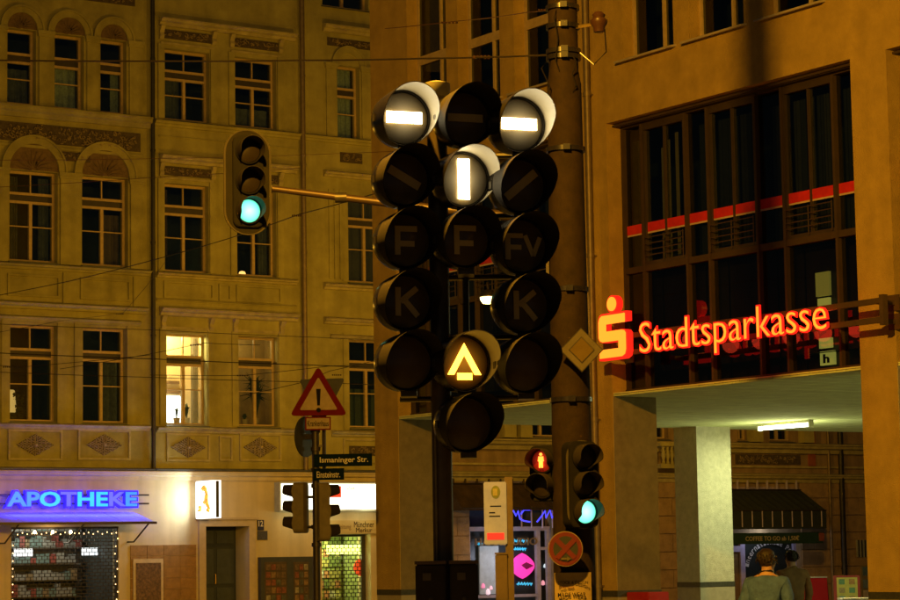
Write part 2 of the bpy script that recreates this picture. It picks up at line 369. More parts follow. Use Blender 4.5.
for q in (oA[5], oA[6]):
    b = MB(); b.box(q[0]-.22, q[0], -.05, .01, 5.1, 7.62).box(q[1], q[1]+.2, -.05, .01, 5.1, 7.62).box(q[0]-.22, q[1]+.2, -.07, .01, 7.62, 7.7); b.build('window_surround', plA, hA)
cornice(hA, 'cornice', -14, uP-.1, 5.09, stucco, out=.17, h=.13)
for x in (35, 104):
    cu, cz = OLD.U(x, 445), OLD.Z(x, 445); sunk_panel(hA, cu-.72, cu+.72, cz-.38, cz+.38); rosette(hA, cu, cz, .5, .27, x)
cornice(hA, 'cornice', -14, uP, ZG+.02, gfl, out=.2, h=.24); MB().profile([(0, 3.94), (-.23, 3.955), (-.23, 3.985), (0, 4.02)], -14, uP-.02).build('flashing', tin, hA)
downpipe(hA, uP-.02, 4.0, 19, pipe)
# --- house B and its recessed wing
hB = thing('apartment_house', 'yellow old house with bracketed window hoods and one brightly lit window', 'house', OLD.o, OLD.ang)
oB = [opening(164.7, 209.6, 52, 120, 13.08, 14.95), opening(235, 276.5, 61, 130, 13.08, 14.95),
      opening(164.7, 208.7, 189, 273, 9.1, 11.4), opening(237, 276.5, 196, 278, 9.1, 11.4),
      opening(166.5, 207, 339, 426.6, 5.13, 7.5), opening(238.5, 277.8, 342, 427.5, 5.13, 7.5),
      opening(337.3, 359.7, 70, 138, 13.0, 15.05), opening(348.3, 387, 204, 285, 9.1, 11.45), opening(349.5, 390, 348, 429, 5.15, 7.55),
      opening(322, 368, -60, 8, None, None)]
door = [OLD.U(205, 560), OLD.U(248, 560), -.1, OLD.Z(226, 526.5)]
kiosk = [OLD.U(322, 570), OLD.U(371, 570), -.1, OLD.Z(347, 534.5)]
wall_mb(uP, uEnd, ZG-.1, 19, oB, 0, .3).build('wall', plB, hB)
wall_mb(uP, uEnd, 0, ZG-.1, [door, kiosk], -.002, .7).build('ground_floor_wall', gfl, hB)
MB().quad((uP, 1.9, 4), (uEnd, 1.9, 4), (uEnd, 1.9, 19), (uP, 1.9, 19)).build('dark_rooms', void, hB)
for i, q in enumerate(oB):
    cur = {0: [(.05, .48, 0, .6, sheer)], 1: [(.06, .95, .0, .3, sheer)], 3: [(.7, .95, 0, .95, sheer)], 4: [(.78, .97, 0, 1, mat('curtain_white', (.8, .75, .6), .9))], 2: [(.05, .22, .2, .95, mat('curtain_brown', (.16, .12, .06), .9))], 6: [(.05, .95, 0, 1, lace)], 8: [(.1, .9, 0, .45, leafm)], 7: [(.05, .95, 0, .98, mat('curtain_dark', (.10, .1, .06), .9))]}.get(i)
    window(hB, *q, tf=.36 if i in (0, 1, 6) else .3, narrow=i == 6, curtain=cur)
uR = OLD.U(296, 280)
def console(u, z, m):
    return MB().profile([(0, z), (-.05, z), (-.09, z+.1), (-.06, z+.18), (-.12, z+.27), (-.16, z+.34), (0, z+.34)], u-.06, u+.06).build('console', m, hB)
# hoods across each pair of windows
for zt, first in ((15.73, 0), (12.12, 2), (8.14, 4)):
    cornice(hB, 'hood_cornice', uP+.2, uR, zt, stucco, out=.26, h=.2)
    for k in (0, 1):
        q = oB[first+k]; a, c = q[0]-.12, q[1]+.14
        if first != 4:
            ornament_frieze(hB, a+.06, c-.06, zt-.52, zt-.28, first*3+k)
        MB().box(a, c, -.035, .005, q[3]+.1, q[3]+.16).build('moulding', stucco, hB)
        console(a+.02, zt-.56, stucco); console(c-.02, zt-.56, stucco)
        MB().box(q[0]-.2, q[0]-.02, -.045, .005, q[2], q[3]+.1).build('window_surround', plB, hB); MB().box(q[1]+.02, q[1]+.2, -.045, .005, q[2], q[3]+.1).build('window_surround', plB, hB)
cornice(hB, 'cornice', uP+.06, uEnd, 13.03, plB, out=.16, h=.16); MB().box(uP+.2, uR+.1, -.03, .01, 12.6, 12.63).build('string_course', plB, hB)
cornice(hB, 'cornice', uP+.12, uR, 9.05, stucco, out=.17, h=.13); cornice(hB, 'cornice', uP+.12, uR, 8.36, plB, out=.06, h=.08)
for q in (oB[2], oB[3]): sunk_panel(hB, q[0]-.04, q[1]+.12, 8.4, 8.84, plB)
sunk_panel(hB, oB[2][1]+.28, oB[3][0]-.2, 8.4, 8.84, plB)
cornice(hB, 'cornice', uP+.1, uR, 5.07, stucco, out=.19, h=.14)
for q, x in ((oB[4], 188), (oB[5], 260)):
    cu, cz = OLD.U(x, 447.5), OLD.Z(x, 447.5); sunk_panel(hB, cu-.62, cu+.62, cz-.36, cz+.36); rosette(hB, cu, cz, .5, .27, x)
sunk_panel(hB, OLD.U(219, 447), OLD.U(232, 447), OLD.Z(225, 461), OLD.Z(225, 436))
cornice(hB, 'cornice', uP+.002, uEnd, ZG+.02, gfl, out=.2, h=.24); MB().profile([(0, 3.94), (-.23, 3.955), (-.23, 3.985), (0, 4.02)], uP+.02, uEnd).build('flashing', tin, hB)
downpipe(hB, uP2, 4.0, 19, pipel, .07)
# the wing right of the pipe
uC = OLD.U(323, 300)
cornice(hB, 'hood_cornice', OLD.U(322, 27), uEnd, OLD.Z(330, 25), stucco, out=.25, h=.2)
ornament_frieze(hB, OLD.U(327, 43), 6.6, OLD.Z(335, 46), OLD.Z(335, 38), 11)
archivolt(hB, (oB[6][0]+oB[6][1])/2, oB[6][3], (oB[6][1]-oB[6][0])/2, plB, .14)
pilaster(hB, oB[6][0]-.36, oB[6][0]-.04, 13.05, 15.08, plB); pilaster(hB, oB[6][1]+.05, oB[6][1]+.4, 13.05, 15.08, plB)
ornament_frieze(hB, OLD.U(340, 158), OLD.U(362, 158), OLD.Z(350, 163), OLD.Z(350, 153), 14)
cornice(hB, 'hood_cornice', OLD.U(323, 172), uEnd, OLD.Z(335, 172), stucco, out=.2, h=.15)
cornice(hB, 'cornice', uC, uEnd, 9.02, stucco, out=.2, h=.16); cornice(hB, 'cornice', uC, uEnd, OLD.Z(330, 318), stucco, out=.2, h=.16); cornice(hB, 'cornice', uC+.2, uEnd, OLD.Z(335, 335), stucco, out=.12, h=.1)
b = MB()
for k in range(3): b.box(oB[7][0]-.62+k*.17, oB[7][0]-.53+k*.17, -.04, .005, 9.15, 11.6)
b.build('fluted_pilaster', plB, hB)
MB().box(oB[7][0]-.2, oB[7][0]-.03, -.04, .005, 9.1, 11.6).build('window_surround', plB, hB); MB().box(oB[8][0]-.2, oB[8][0]-.03, -.04, .005, 5.1, 7.7).build('window_surround', plB, hB)
cornice(hB, 'cornice', OLD.U(331, 430), uEnd, 5.05, stucco, out=.19, h=.14); sunk_panel(hB, OLD.U(343, 447), OLD.U(400, 447), 4.2, 4.85)
ornament_frieze(hB, OLD.U(349, 448), OLD.U(380, 448), 4.4, 4.66, 17)
# lit rooms behind the two lower windows
roomm = mat('room_wall', (.62, .48, .22), .9, var=.1)
def room(parent, q, depth, m, power, col, off):
    a, c, d, e = q[0]-.5, q[1]+.5, q[2]-.5, q[3]+.35; b = MB()
    b.quad((a, depth, d), (c, depth, d), (c, depth, e), (a, depth, e)).quad((a, .32, d), (a, depth, d), (a, depth, e), (a, .32, e)).quad((c, .32, d), (c, depth, d), (c, depth, e), (c, .32, e))
    b.quad((a, .32, e), (c, .32, e), (c, depth, e), (a, depth, e)).quad((a, .32, d), (c, .32, d), (c, depth, d), (a, depth, d))
    r = b.build('lit_room', m, parent)
    lp = MB().lathe([(.0, -.09), (.06, -.07), (.09, 0), (.06, .07), (.02, .1), (.012, .17), (0, .17)], ((q[0]+q[1])/2+off, depth*.55, q[3]+.17), 'Z', 14).build('ceiling_lamp', glow('lamp_globe', (1, .8, .45), 4), parent)
    light('room_light', 'POINT', power, col, ((q[0]+q[1])/2+off, depth*.5, q[3]+.02), lp, .1)
    return r
q = oB[4]; room(hB, q, 1.25, roomm, 240, (1, .72, .33), -.1)
W = q[1]-q[0]
MB().box(q[0]+.05, q[1]-.2, 1.16, 1.22, 6.28, 6.36).box(q[0]+.05, q[1]-.2, 1.1, 1.22, 6.02, 6.1).build('wall_shelf', mat('shelf_wood', (.16, .09, .03), .6), hB)
MB().lathe([(.36, 0), (.38, .02), (.30, .66), (.28, .68)], (q[0]+.5, .85, q[2]+.12), 'Z', 20).build('lamp_shade', glow('shade_glow', (1, .93, .75), 5), hB)
def plant(parent, u, p, z, h, n, seed, spread=.3, name='pot_plant', pot=(.5, .4, .25)):
    rnd = random.Random(seed); pm = MB().lathe([(.0, 0), (.07, 0), (.095, .15), (.08, .15), (0, .13)], (u, p, z), 'Z', 12).build(name, mat('pot_%d' % seed, pot, .6), parent)
    b = MB()
    for k in range(n):
        a = rnd.uniform(0, 6.28); s = rnd.uniform(.3, 1)*spread; hh = h*rnd.uniform(.5, 1); wd = rnd.uniform(.02, .05)
        pts = [Vector((u, p, z+.12)), Vector((u+.4*s*math.cos(a), p+.2*s*math.sin(a), z+.12+hh*.8)), Vector((u+s*math.cos(a), p+.5*s*math.sin(a), z+.12+hh*rnd.uniform(.6, 1)))]
        d = Vector((-math.sin(a), 0, .3))*wd
        b.add([pts[0]-d*.3, pts[0]+d*.3, pts[1]-d, pts[1]+d, pts[2]], [(0, 1, 3, 2), (2, 3, 4)])
    b.build('foliage', leafm, pm); return pm
plant(hB, q[0]+.5, .42, q[2]+.06, .35, 9, 1, .12); plant(hB, q[0]+.78, .42, q[2]+.06, .5, 12, 2, .16, pot=(.75, .7, .6))
q = oB[5]; room(hB, q, 1.6, mat('room_olive', (.42, .30, .10), .9, var=.2), 26, (1, .66, .22), -.1)
MB().box(q[0]+.1, q[0]+.5, 1.5, 1.58, q[2]-.4, q[2]+1.3).build('cupboard', mat('cupboard_wood', (.22, .13, .05), .6), hB)
plant(hB, q[0]+.78, .5, q[2]+.1, 1.4, 70, 5, .55); plant(hB, q[0]+.42, .45, q[2]+.06, .22, 22, 6, .12); plant(hB, q[0]+.15, .45, q[2]+.06, .3, 8, 8, .1)
q = oA[5]      # a lamp behind climbing leaves
ls = MB().lathe([(.2, 0), (.21, .02), (.16, .55), (.13, .57)], (q[0]+.24, .62, q[2]+.25), 'Z', 18).build('lamp_shade', glow('shade_dim', (1, .62, .16), .55), hA)
b = MB(); rnd = random.Random(4)
for k in range(90):
    t = rnd.uniform(0, 1); x = q[0]+.5-.28*t+rnd.gauss(0, .09); z = q[2]+.06+.75*(1-t)*rnd.random()+.1*rnd.random(); s = rnd.uniform(.03, .06)
    b.add([(x-s, .46, z), (x, .45, z-s*.7), (x+s, .47, z), (x, .46, z+s*.9)], [(0, 1, 2, 3)])
b.build('window_ivy', leafm, hA)
q = oB[3]; MB().lathe([(.0, 0), (.1, 0), (.07, .07), (.0, .09)], (q[0]+.42, .5, q[2]+.1), 'Z', 12).build('table_lamp', glow('small_lamp', (1, .5, .12), 2.5), hB)

# ---------------------------------------------------------------- shops of the old houses
def on_old(name, label, cat, group=None): return thing(name, label, cat, OLD.o, OLD.ang, group)
def pxbox(F, x0, x1, y0, y1, p=0):            # picture rectangle -> u0,u1,z0,z1 on the plane p of a facade
    xm, ym = (x0+x1)/2, (y0+y1)/2
    return F.U(x0, ym, p), F.U(x1, ym, p), F.Z(xm, y1, p), F.Z(xm, y0, p)
# pharmacy lettering: boxed letters on two rails
t = on_old('neon_sign', 'blue glowing APOTHEKE lettering on the pharmacy front', 'sign')
u0, u1, z0, z1 = pxbox(OLD, 4.5, 138, 490, 508.5, -.3)
MB().box(u0-.1, u1+.35, -.22, -.17, z0+.1, z0+.14).box(u0-.1, u1+.35, -.22, -.17, z1-.14, z1-.1).build('rail', steel, t)
bright = [glow('neon_cyan', (.02, .40, 1), 1.4), glow('neon_blue', (.03, .2, 1), 1.3), glow('neon_violet', (.1, .12, 1), .95)]
side = glow('neon_side', (.035, .02, 1), .95)
L = text_mb('APOTHEKE', u0, u1, z0, z1, -.17, .16, .06, True); L2 = text_mb('APOTHEKE', u0+.05, u1-.05, z0+.045, z1-.045, -.332, .02, .026, True)
LO = [(min(v[0] for v in x.v), max(v[0] for v in x.v), x.build('letter', side, t)) for x in L]
for i, y in enumerate(L2):
    xm = (min(v[0] for v in y.v)+max(v[0] for v in y.v))/2; lo = min(LO, key=lambda q: max(q[0]-xm, xm-q[1]))[2]; y.build('letter_face', bright[(1, 1, 0, 2, 0, 0, 2, 1)[i % 8]], lo)
light('neon_light', 'AREA', 110, (.012, .015, 1), ((u0+u1)/2, -.45, z0-.01), t, shape='RECTANGLE', size=u1-u0, size_y=.2)
light('neon_halo', 'AREA', 40, (.012, .015, 1), ((u0+u1)/2, -.4, (z0+z1)/2), t, shape='RECTANGLE', size=u1-u0, size_y=.3).rotation_euler = (RAD(90), 0, 0)
# glass canopy
t = on_old('shop_canopy', 'thin flat glass canopy over the pharmacy window below blue letters', 'canopy')
zc = OLD.Z(60, 512.5); zo = OLD.Z(75, 522.5, -1.3); uL, uRr = OLD.U(-30, 515), OLD.U(133, 515)
n = 5
for k in range(n):
    a, c = uL+(uRr-uL)*k/n, uL+(uRr-uL)*(k+1)/n
    MB().add([(a+.01, -.02, zc), (c-.01, -.02, zc), (c-.01, -1.3, zo), (a+.01, -1.3, zo), (a+.01, -.02, zc-.02), (c-.01, -.02, zc-.02), (c-.01, -1.3, zo-.02), (a+.01, -1.3, zo-.02)],
             [(0,1,2,3),(7,6,5,4),(0,4,5,1),(1,5,6,2),(2,6,7,3),(3,7,4,0)]).build('pane', mat('canopy_glass', (.5, .5, .6), .9, var=.1, spec=.1), t)
MB().box(uL, uRr, -1.35, -1.3, zo-.05, zo+.01).build('edge_rail', steel, t)
for u in (uRr-.15, uRr-1.9, uRr-3.6): MB().tube([(u, -1.2, zo-.03), (u, -.35, zc-.75), (u, 0, zc-.75)], .022, 6).tube([(u, 0, zc-.06), (u, -1.2, zo-.03)], .02, 6).build('bracket', steel, t)
# shop room, grille and string of lights
ua, ub, _, zt = shopA
b = MB()
b.quad((ua-.2, 2.6, 0), (ub+.2, 2.6, 0), (ub+.2, 2.6, zt+.3), (ua-.2, 2.6, zt+.3)).quad((ua-.2, .36, 0), (ua-.2, 2.6, 0), (ua-.2, 2.6, zt+.3), (ua-.2, .36, zt+.3)).quad((ub+.2, .36, 0), (ub+.2, 2.6, 0), (ub+.2, 2.6, zt+.3), (ub+.2, .36, zt+.3))
b.quad((ua-.2, .36, zt+.3), (ub+.2, .36, zt+.3), (ub+.2, 2.6, zt+.3), (ua-.2, 2.6, zt+.3)).quad((ua-.2, .36, .1), (ub+.2, .36, .1), (ub+.2, 2.6, .1), (ua-.2, 2.6, .1))
b.build('shop_room', mat('shop_wall', (.07, .08, .075), .8, var=.4, scale=2), hA)
t = on_old('shop_shelving', 'dim pharmacy shelving with white and red packs behind the rolling grille', 'shelf')
b = MB()
for k in range(6): b.box(ua, ub, 2.2, 2.55, .35+k*.42, .38+k*.42)
b.build('shelf', mat('shelf_grey', (.14, .15, .14), .5), t)
rnd = random.Random(9)
cols = [(.26, .28, .26), (.12, .2, .19), (.26, .06, .05), (.22, .17, .09)]
bs = [MB() for _ in cols]
for k in range(6):
    x = ua+.05
    while x < ub-.2:
        ww = rnd.uniform(.08, .22); bs[rnd.choice((0, 0, 0, 1, 1, 2, 3))].box(x, x+ww-.01, 2.14, 2.4, .385+k*.42, .385+k*.42+rnd.uniform(.14, .32)); x += ww
for b, c in zip(bs, cols): o = b.build('packs', mat('pack_%d' % int(c[0]*100+c[1]*10), c, .6), t); o['kind'] = 'stuff'
for (x0, x1, y0, y1) in ((13, 31, 549, 557), (81, 96, 548, 556), (101, 105, 549, 556)):
    a, c, d, e = pxbox(OLD, x0, x1, y0, y1, 1.6); MB().box(a, c, 1.5, 1.56, d, e).build('light_box', glow('light_box', (.85, .95, 1), 1.6), t)
light('shop_light', 'POINT', 40, (1, .95, .75), ((ua+ub)/2, 1.3, zt-.1), t, .3)
t = on_old('rolling_grille', 'brick pattern metal rolling grille closed over the pharmacy window', 'grille')
b = MB(); rows = int((zt-.1)/.085)
for k in range(rows):
    z = .12+k*.085; b.box(ua+.02, ub-.02, .10, .115, z, z+.016)
    x = ua+.03+(.075 if k % 2 else 0)
    while x < ub-.03: b.box(x, x+.016, .099, .116, z+.016, z+.085); x += .15
o = b.build('grille_links', mat('grille_dark', (.03, .026, .02), .5, .3), t); o['kind'] = 'stuff'
MB().box(ua-.05, ua+.03, .05, .2, 0, zt).box(ub-.03, ub+.05, .05, .2, 0, zt).box(ua-.05, ub+.05, .04, .22, zt-.05, zt+.06).build('grille_frame', mat('frame_dark', (.05, .045, .035), .5), t)
t = on_old('fairy_lights', 'string of tiny warm bulbs round the pharmacy grille', 'lights')
pts = [(ua+.06, .03, z) for z in [.2+k*.19 for k in range(int((zt-.3)/.19))]]; k0 = len(pts)
pts += [(ua+.06+(ub-ua-.12)*k/22, .03+.01*rnd.random(), zt-.12-.06*abs(math.sin(k*1.4))) for k in range(23)] + [(ub-.06+.04*math.sin(z*9), .03, z) for z in [zt-.3-k*.19 for k in range(int((zt-.4)/.19))]]
MB().tube(pts, .004, 4).build('cable', black, t)
b = MB()
for p in pts: b.lathe([(0, -.018), (.012, -.01), (.013, 0), (.009, .012), (0, .016)], p, 'Z', 8)
o = b.build('bulbs', glow('fairy_bulb', (1, .62, .25), 5), t); o['kind'] = 'stuff'
for k in (2, 5, 8): MB().lathe([(0, -.05), (.035, -.03), (.04, 0), (.02, .035), (0, .04)], (ua+.3+k*.16, .0, zt-.12), 'Z', 10).build('large_bulb', glow('fairy_big', (1, .72, .4), 14), t)
light('fairy_light', 'POINT', 12, (1, .6, .25), (ua+1, -.12, zt-.2), t, .3)
# brown stone panel with a framed poster
a, c, d, e = pxbox(OLD, 130, 196, 545, 660)
b = on_old('stone_panel', 'brown stone cladding panel between pharmacy grille and house door', 'panel'); tl = mat('brown_slab', (.30, .17, .045), .5, var=.35, scale=7, bump=.2)
nn = 3
for i in range(4):
    for j in range(7):
        x0 = a+(c-a)*i/4; z0_ = .12+(e-.12)*j/7
        MB().box(x0+.004, x0+(c-a)/4-.004, -.03-.003*((i*7+j*3) % 3), -.003, z0_+.004, z0_+(e-.12)/7-.004).build('slab', tl, b)
t = on_old('framed_poster', 'small framed notice hanging on the brown stone panel', 'poster')
a, c, d, e = pxbox(OLD, 133, 163, 559, 612, -.05)
MB().box(a, c, -.075, -.036, d, e).build('poster_frame', mat('frame_pale', (.55, .45, .25), .5), t)
MB().box(a+.07, c-.07, -.085, -.0752, d+.07, e-.1).build('sheet', mat('poster_print', (.16, .09, .03), .6, var=.8, scale=14), t)
# house door
t = on_old('house_door', 'dark panelled house door recessed in a pale stone surround', 'door')
a, c, _, e = door
b = MB(); b.box(a-.2, a-.002, -.07, .1, .12, e+.002).box(c+.002, c+.2, -.07, .1, .12, e+.002).box(a-.2, c+.2, -.07, .1, e+.002, e+.17); b.build('stone_surround', mat('door_stone', (.5, .42, .26), .8, var=.15, bump=.2), t)
MB().box(a-.26, c+.26, -.12, .05, e+.172, e+.23).build('door_cornice', mat('door_stone', (.5, .42, .26)), t)
dm = mat('door_paint', (.035, .045, .045), .45, var=.2)
MB().box(a, c, .66, .72, .12, e).build('door_leaf', dm, t)
um = (a+c)/2
for x0, x1 in ((a+.08, um-.05), (um+.05, c-.08)):
    for d0, d1 in ((.3, .95), (1.05, 1.95), (2.1, e-.1)):
        MB().box(x0, x1, .63, .659, d0, d1).build('door_panel', mat('door_panel', (.06, .075, .07), .35), t)
MB().tube([(um-.02, .62, 1.05), (um-.02, .56, 1.05), (um-.02, .56, 1.3), (um-.02, .62, 1.3)], .014, 6).build('handle', mat('brass', (.5, .35, .1), .3, .9), t)
MB().box(a, c, .1, .4, .121, .26).build('step', conc, t)
# plates
t = on_old('house_number', 'dark blue house number plate reading 12 beside the door', 'plate')
a, c, d, e = pxbox(OLD, 257, 263.5, 520, 530.5); MB().box(a, c, -.03, -.003, d, e).build('plate', mat('plate_blue', (.03, .035, .09), .4), t)
text_mb('12', a+.03, c-.03, d+.1, e-.02, -.0302, .004, .02).build('digits', white, t)
t = on_old('practice_plate', 'small grey plate with fine print below house number', 'plate')
a, c, d, e = pxbox(OLD, 257, 267, 531, 540); MB().box(a, c, -.03, -.003, d, e).build('plate', mat('plate_grey', (.08, .08, .09), .4, var=.5, scale=30), t)
# projecting white light box with an orange letter
t = on_old('light_box_sign', 'bright white projecting light box with orange letter above the house door', 'sign')
uu = OLD.U(195.5, 500, -.1); d, e = OLD.Z(195, 519, -.1), OLD.Z(195, 481.5, -.1)
MB().box(uu, uu+.22, -1.08, -.12, d, e).build('box', mat('box_white', (.7, .7, .7), .4, emit=(1, .98, .95), estr=1.4), t)
MB().box(uu-.02, uu-.002, -1.04, -.16, d+.03, e-.03).build('face', glow('sign_face', (.95, .97, 1), 3.5), t)
MB().box(uu+.07, uu+.15, -1.092, -1.0802, d+.02, e-.02).build('edge_strip', mat('strip_dark', (.06, .06, .05), .5), t)
MB().tube([(uu+.1, -.12, e-.1), (uu+.1, 0, e-.1)], .03, 6).tube([(uu+.1, -.12, d+.1), (uu+.1, 0, d+.1)], .03, 6).build('bracket', steel, t)
h = e-d; fx = lambda f: -.12-.96*f
A_ = MB()
for pts_, r in (([(.47, .78), (.56, .82), (.64, .76), (.68, .6), (.67, .5), (.72, .38), (.8, .24), (.76, .2)], .035), ([(.66, .48), (.52, .42), (.56, .38)], .025), ([(.34, .24), (.24, .22), (.3, .3), (.38, .27)], .03)):
    A_.tube([(uu-.024, fx(x), d+h*z) for x, z in pts_], r*2.1, 6)
A_.build('letter', glow('sign_orange', (1, .42, .04), .8), t)
light('sign_light', 'AREA', 32, (.9, .97, 1), (uu-.1, -.6, (d+e)/2), t, shape='RECTANGLE', size=.9, size_y=.9).rotation_euler = (0, RAD(90), 0)
# display case
t = on_old('display_case', 'dark framed wall display case with postcards beside the house door', 'display case')
a, c, d, e = pxbox(OLD, 258, 311, 557, 640); MB().box(a, c, -.16, -.003, d, e).build('case', mat('case_dark', (.05, .055, .05), .5), t)
rnd = random.Random(3)
for x0, x1 in ((265, 287), (294, 309)):
    a2, c2, d2, e2 = pxbox(OLD, x0, x1, 562, 640, -.16); MB().box(a2, c2, -.165, -.1602, d2, e2).build('back_board', mat('board_brown', (.11, .07, .03), .7), t)
    nx = max(2, int((c2-a2)/.15)); hz = .2
    for i in range(nx):
        for j in range(7):
            x = a2+.02+(c2-a2-.04)*i/nx; z = e2-.04-hz*(j+1)+.03
            if z < d2: continue
            cc = rnd.choice([(.35, .2, .07), (.2, .12, .05), (.4, .33, .2), (.14, .13, .08), (.32, .1, .04)])
            MB().box(x+.012, x+(c2-a2-.04)/nx-.012, -.172, -.1653, z, z+hz-.05).build('postcard', mat('card_%02d' % int(cc[0]*100), cc, .5, var=.7, scale=13), t)
    MB().quad((a2, -.185, d2), (c2, -.185, d2), (c2, -.185, e2), (a2, -.185, e2)).build('glass', gclear, t)
# kiosk: lit sign box, newspaper sign, grille, lit shelf
t = on_old('kiosk_light_sign', 'white lit kiosk sign box with red square, partly behind traffic lights', 'sign')
a, c, d, e = pxbox(OLD, 279, 383, 484, 509.5, -.25); MB().box(a, c, -.28, -.003, d-.05, e+.05).build('box', mat('sign_case', (.4, .4, .3), .4), t)
MB().box(a+.05, c-.05, -.3, -.2802, d, e).build('face', glow('kiosk_face', (1, .98, .72), 3.2), t)
r0, r1, q0, q1 = pxbox(OLD, 325.5, 341, 486, 497.5, -.3); MB().box(r0, r1, -.31, -.3002, q0, q1).build('red_square', glow('kiosk_red', (1, .06, .02), .9), t)
r0, r1, q0, q1 = pxbox(OLD, 344, 355, 485.5, 490, -.3); text_mb('Tabak', r0, r1, q0, q1, -.3002, .006, .01).build('lettering', mat('ink_orange', (.55, .22, .03), .6), t)
for k in range(3): light('kiosk_sign_light', 'POINT', 5, (1, .95, .6), (a+(c-a)*(k+.5)/3, -.5, d-.12), t, .15)
t = on_old('newspaper_sign', 'beige newspaper sign board above the kiosk grille', 'sign')
a, c, d, e = pxbox(OLD, 318, 378, 520.5, 534, -.05); MB().box(a, c, -.09, -.003, d, e).build('board', mat('board_beige', (.50, .38, .13), .5, var=.1), t)
r0, r1, q0, q1 = pxbox(OLD, 354, 374, 521.5, 527.5, -.09); text_mb('Münchner', r0, r1, q0, q1, -.0902, .005).build('lettering', black, t)
r0, r1, q0, q1 = pxbox(OLD, 356, 372, 527.8, 532.5, -.09); text_mb('Merkur', r0, r1, q0, q1, -.0902, .005).build('lettering', black, t)
r0, r1, q0, q1 = pxbox(OLD, 337, 351, 524.5, 530.5, -.09); text_mb('Zeitung', r0, r1, q0, q1, -.0902, .005).build('lettering', mat('ink_brown', (.2, .13, .04), .6), t)
ua, ub, _, zt = kiosk
b = MB(); b.quad((ua-.1, 1.8, 0), (ub+.1, 1.8, 0), (ub+.1, 1.8, zt+.2), (ua-.1, 1.8, zt+.2)).quad((ua-.1, .71, 0), (ua-.1, 1.8, 0), (ua-.1, 1.8, zt+.2), (ua-.1, .71, zt+.2)).quad((ub+.1, .71, 0), (ub+.1, 1.8, 0), (ub+.1, 1.8, zt+.2), (ub+.1, .71, zt+.2)).quad((ua-.1, .71, zt+.2), (ub+.1, .71, zt+.2), (ub+.1, 1.8, zt+.2), (ua-.1, 1.8, zt+.2))
b.build('kiosk_room', mat('kiosk_wall', (.30, .34, .12), .8, var=.5, scale=5), hB)
t = on_old('magazine_rack', 'magazine rack with lit header and red disc behind kiosk grille', 'rack')
b = MB(); rnd = random.Random(5)
MB().box(ua, ub, 1.55, 1.75, .1, zt).build('back_board', mat('rack_green', (.22, .27, .09), .7, var=.3), t)
for j in range(8):
    for i in range(8):
        cc = rnd.choice([(.5, .48, .2), (.35, .3, .1), (.16, .2, .07), (.45, .2, .1), (.5, .5, .4)]); x = ua+.05+i*(ub-ua-.1)/8
        MB().box(x+.01, x+(ub-ua-.1)/8-.01, 1.5, 1.549, .3+j*.28, .3+j*.28+.2).build('magazine', mat('mag_%02d' % int(cc[0]*100+cc[1]*10), cc, .5, var=.5, scale=12), t)
a, c, d, e = pxbox(OLD, 327, 363, 545, 554, .37); MB().box(a, c, .37, .4, d, e).build('lit_header', glow('kiosk_header', (.85, 1, .2), 3), t)
b_ = OLD.px(361, 567.5, .36); MB().lathe([(0, -.02), (.22, -.02), (.23, 0), (.22, .02), (0, .02)], (b_[0], .37, b_[1]), 'Y', 24).build('red_disc', glow('disc_red', (1, .10, .02), .55), t)
light('kiosk_light', 'POINT', 60, (.9, 1, .4), ((ua+ub)/2-.2, 1.1, zt-.5), t, .2)
t = on_old('rolling_grille', 'brick pattern metal rolling grille over the greenish kiosk window', 'grille')
b = MB()
for k in range(int((zt-.1)/.1)):
    z = .12+k*.1; b.box(ua+.01, ub-.01, .30, .312, z, z+.02); x = ua+.02+(.07 if k % 2 else 0)
    while x < ub-.02: b.box(x, x+.02, .299, .313, z+.02, z+.1); x += .14
o = b.build('grille_links', mat('grille_dark', (.03, .026, .02), .5, .3), t); o['kind'] = 'stuff'
MB().box(ua, ua+.05, .28, .34, .1, zt).box(ub-.12, ub, .28, .34, .1, zt).box(ua, ub, .27, .35, zt-.06, zt).build('grille_frame', mat('frame_dark', (.05, .045, .035), .5), t)

# ---------------------------------------------------------------- the house with the coffee bar, seen through the arcade
hD = thing('corner_house', 'rusticated tan stone house with coffee bar and hair salon behind the arcade', 'house', OLD.o, OLD.ang)
hair = [OLD.U(470, 560), OLD.U(553, 560), -.1, OLD.Z(510, 507)]
coff = [OLD.U(712, 560), OLD.U(801, 560), -.1, OLD.Z(765, 533)]
oD = []
for x0, x1 in ((430, 468), (528, 560), (640, 668), (737, 748), (769, 792)):
    oD.append([OLD.U(x0, 420), OLD.U(x1, 420), 5.0, 7.4])
wall_mb(uEnd, 62, 3.9, 19, oD, 0, .3).build('wall', plC, hD)
wall_mb(uEnd, 62, 0, 3.9, [hair, coff], -.002, .4).build('ground_floor_wall', plC, hD)
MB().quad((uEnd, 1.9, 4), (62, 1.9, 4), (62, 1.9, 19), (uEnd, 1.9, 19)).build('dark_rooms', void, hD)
for q in oD: window(hD, *q)
for zt_, o_, h_ in ((4.92, .34, .3), (3.99, .24, .26)): cornice(hD, 'cornice', uEnd, 62, zt_, stucco, out=o_, h=h_)
MB().box(uEnd, 62, -.06, .01, 4.18, 4.24).build('string_course', stucco, hD)
for x in (505, 521, 752, 803):               # column bases on the cornice
    u = OLD.U(x, 430); MB().box(u-.2, u+.2, -.28, .02, 4.95, 5.35).box(u-.16, u+.16, -.24, .02, 5.35, 8).build('pilaster', plB, hD)
b = OLD.U(811, 450); MB().box(b-.14, b+.14, -.05, .01, 4.25, 6).build('red_panel', mat('panel_red', (.32, .09, .03), .7), hD)
ornament_frieze(hD, OLD.U(735, 455), OLD.U(800, 455), 4.28, 4.58, 21)
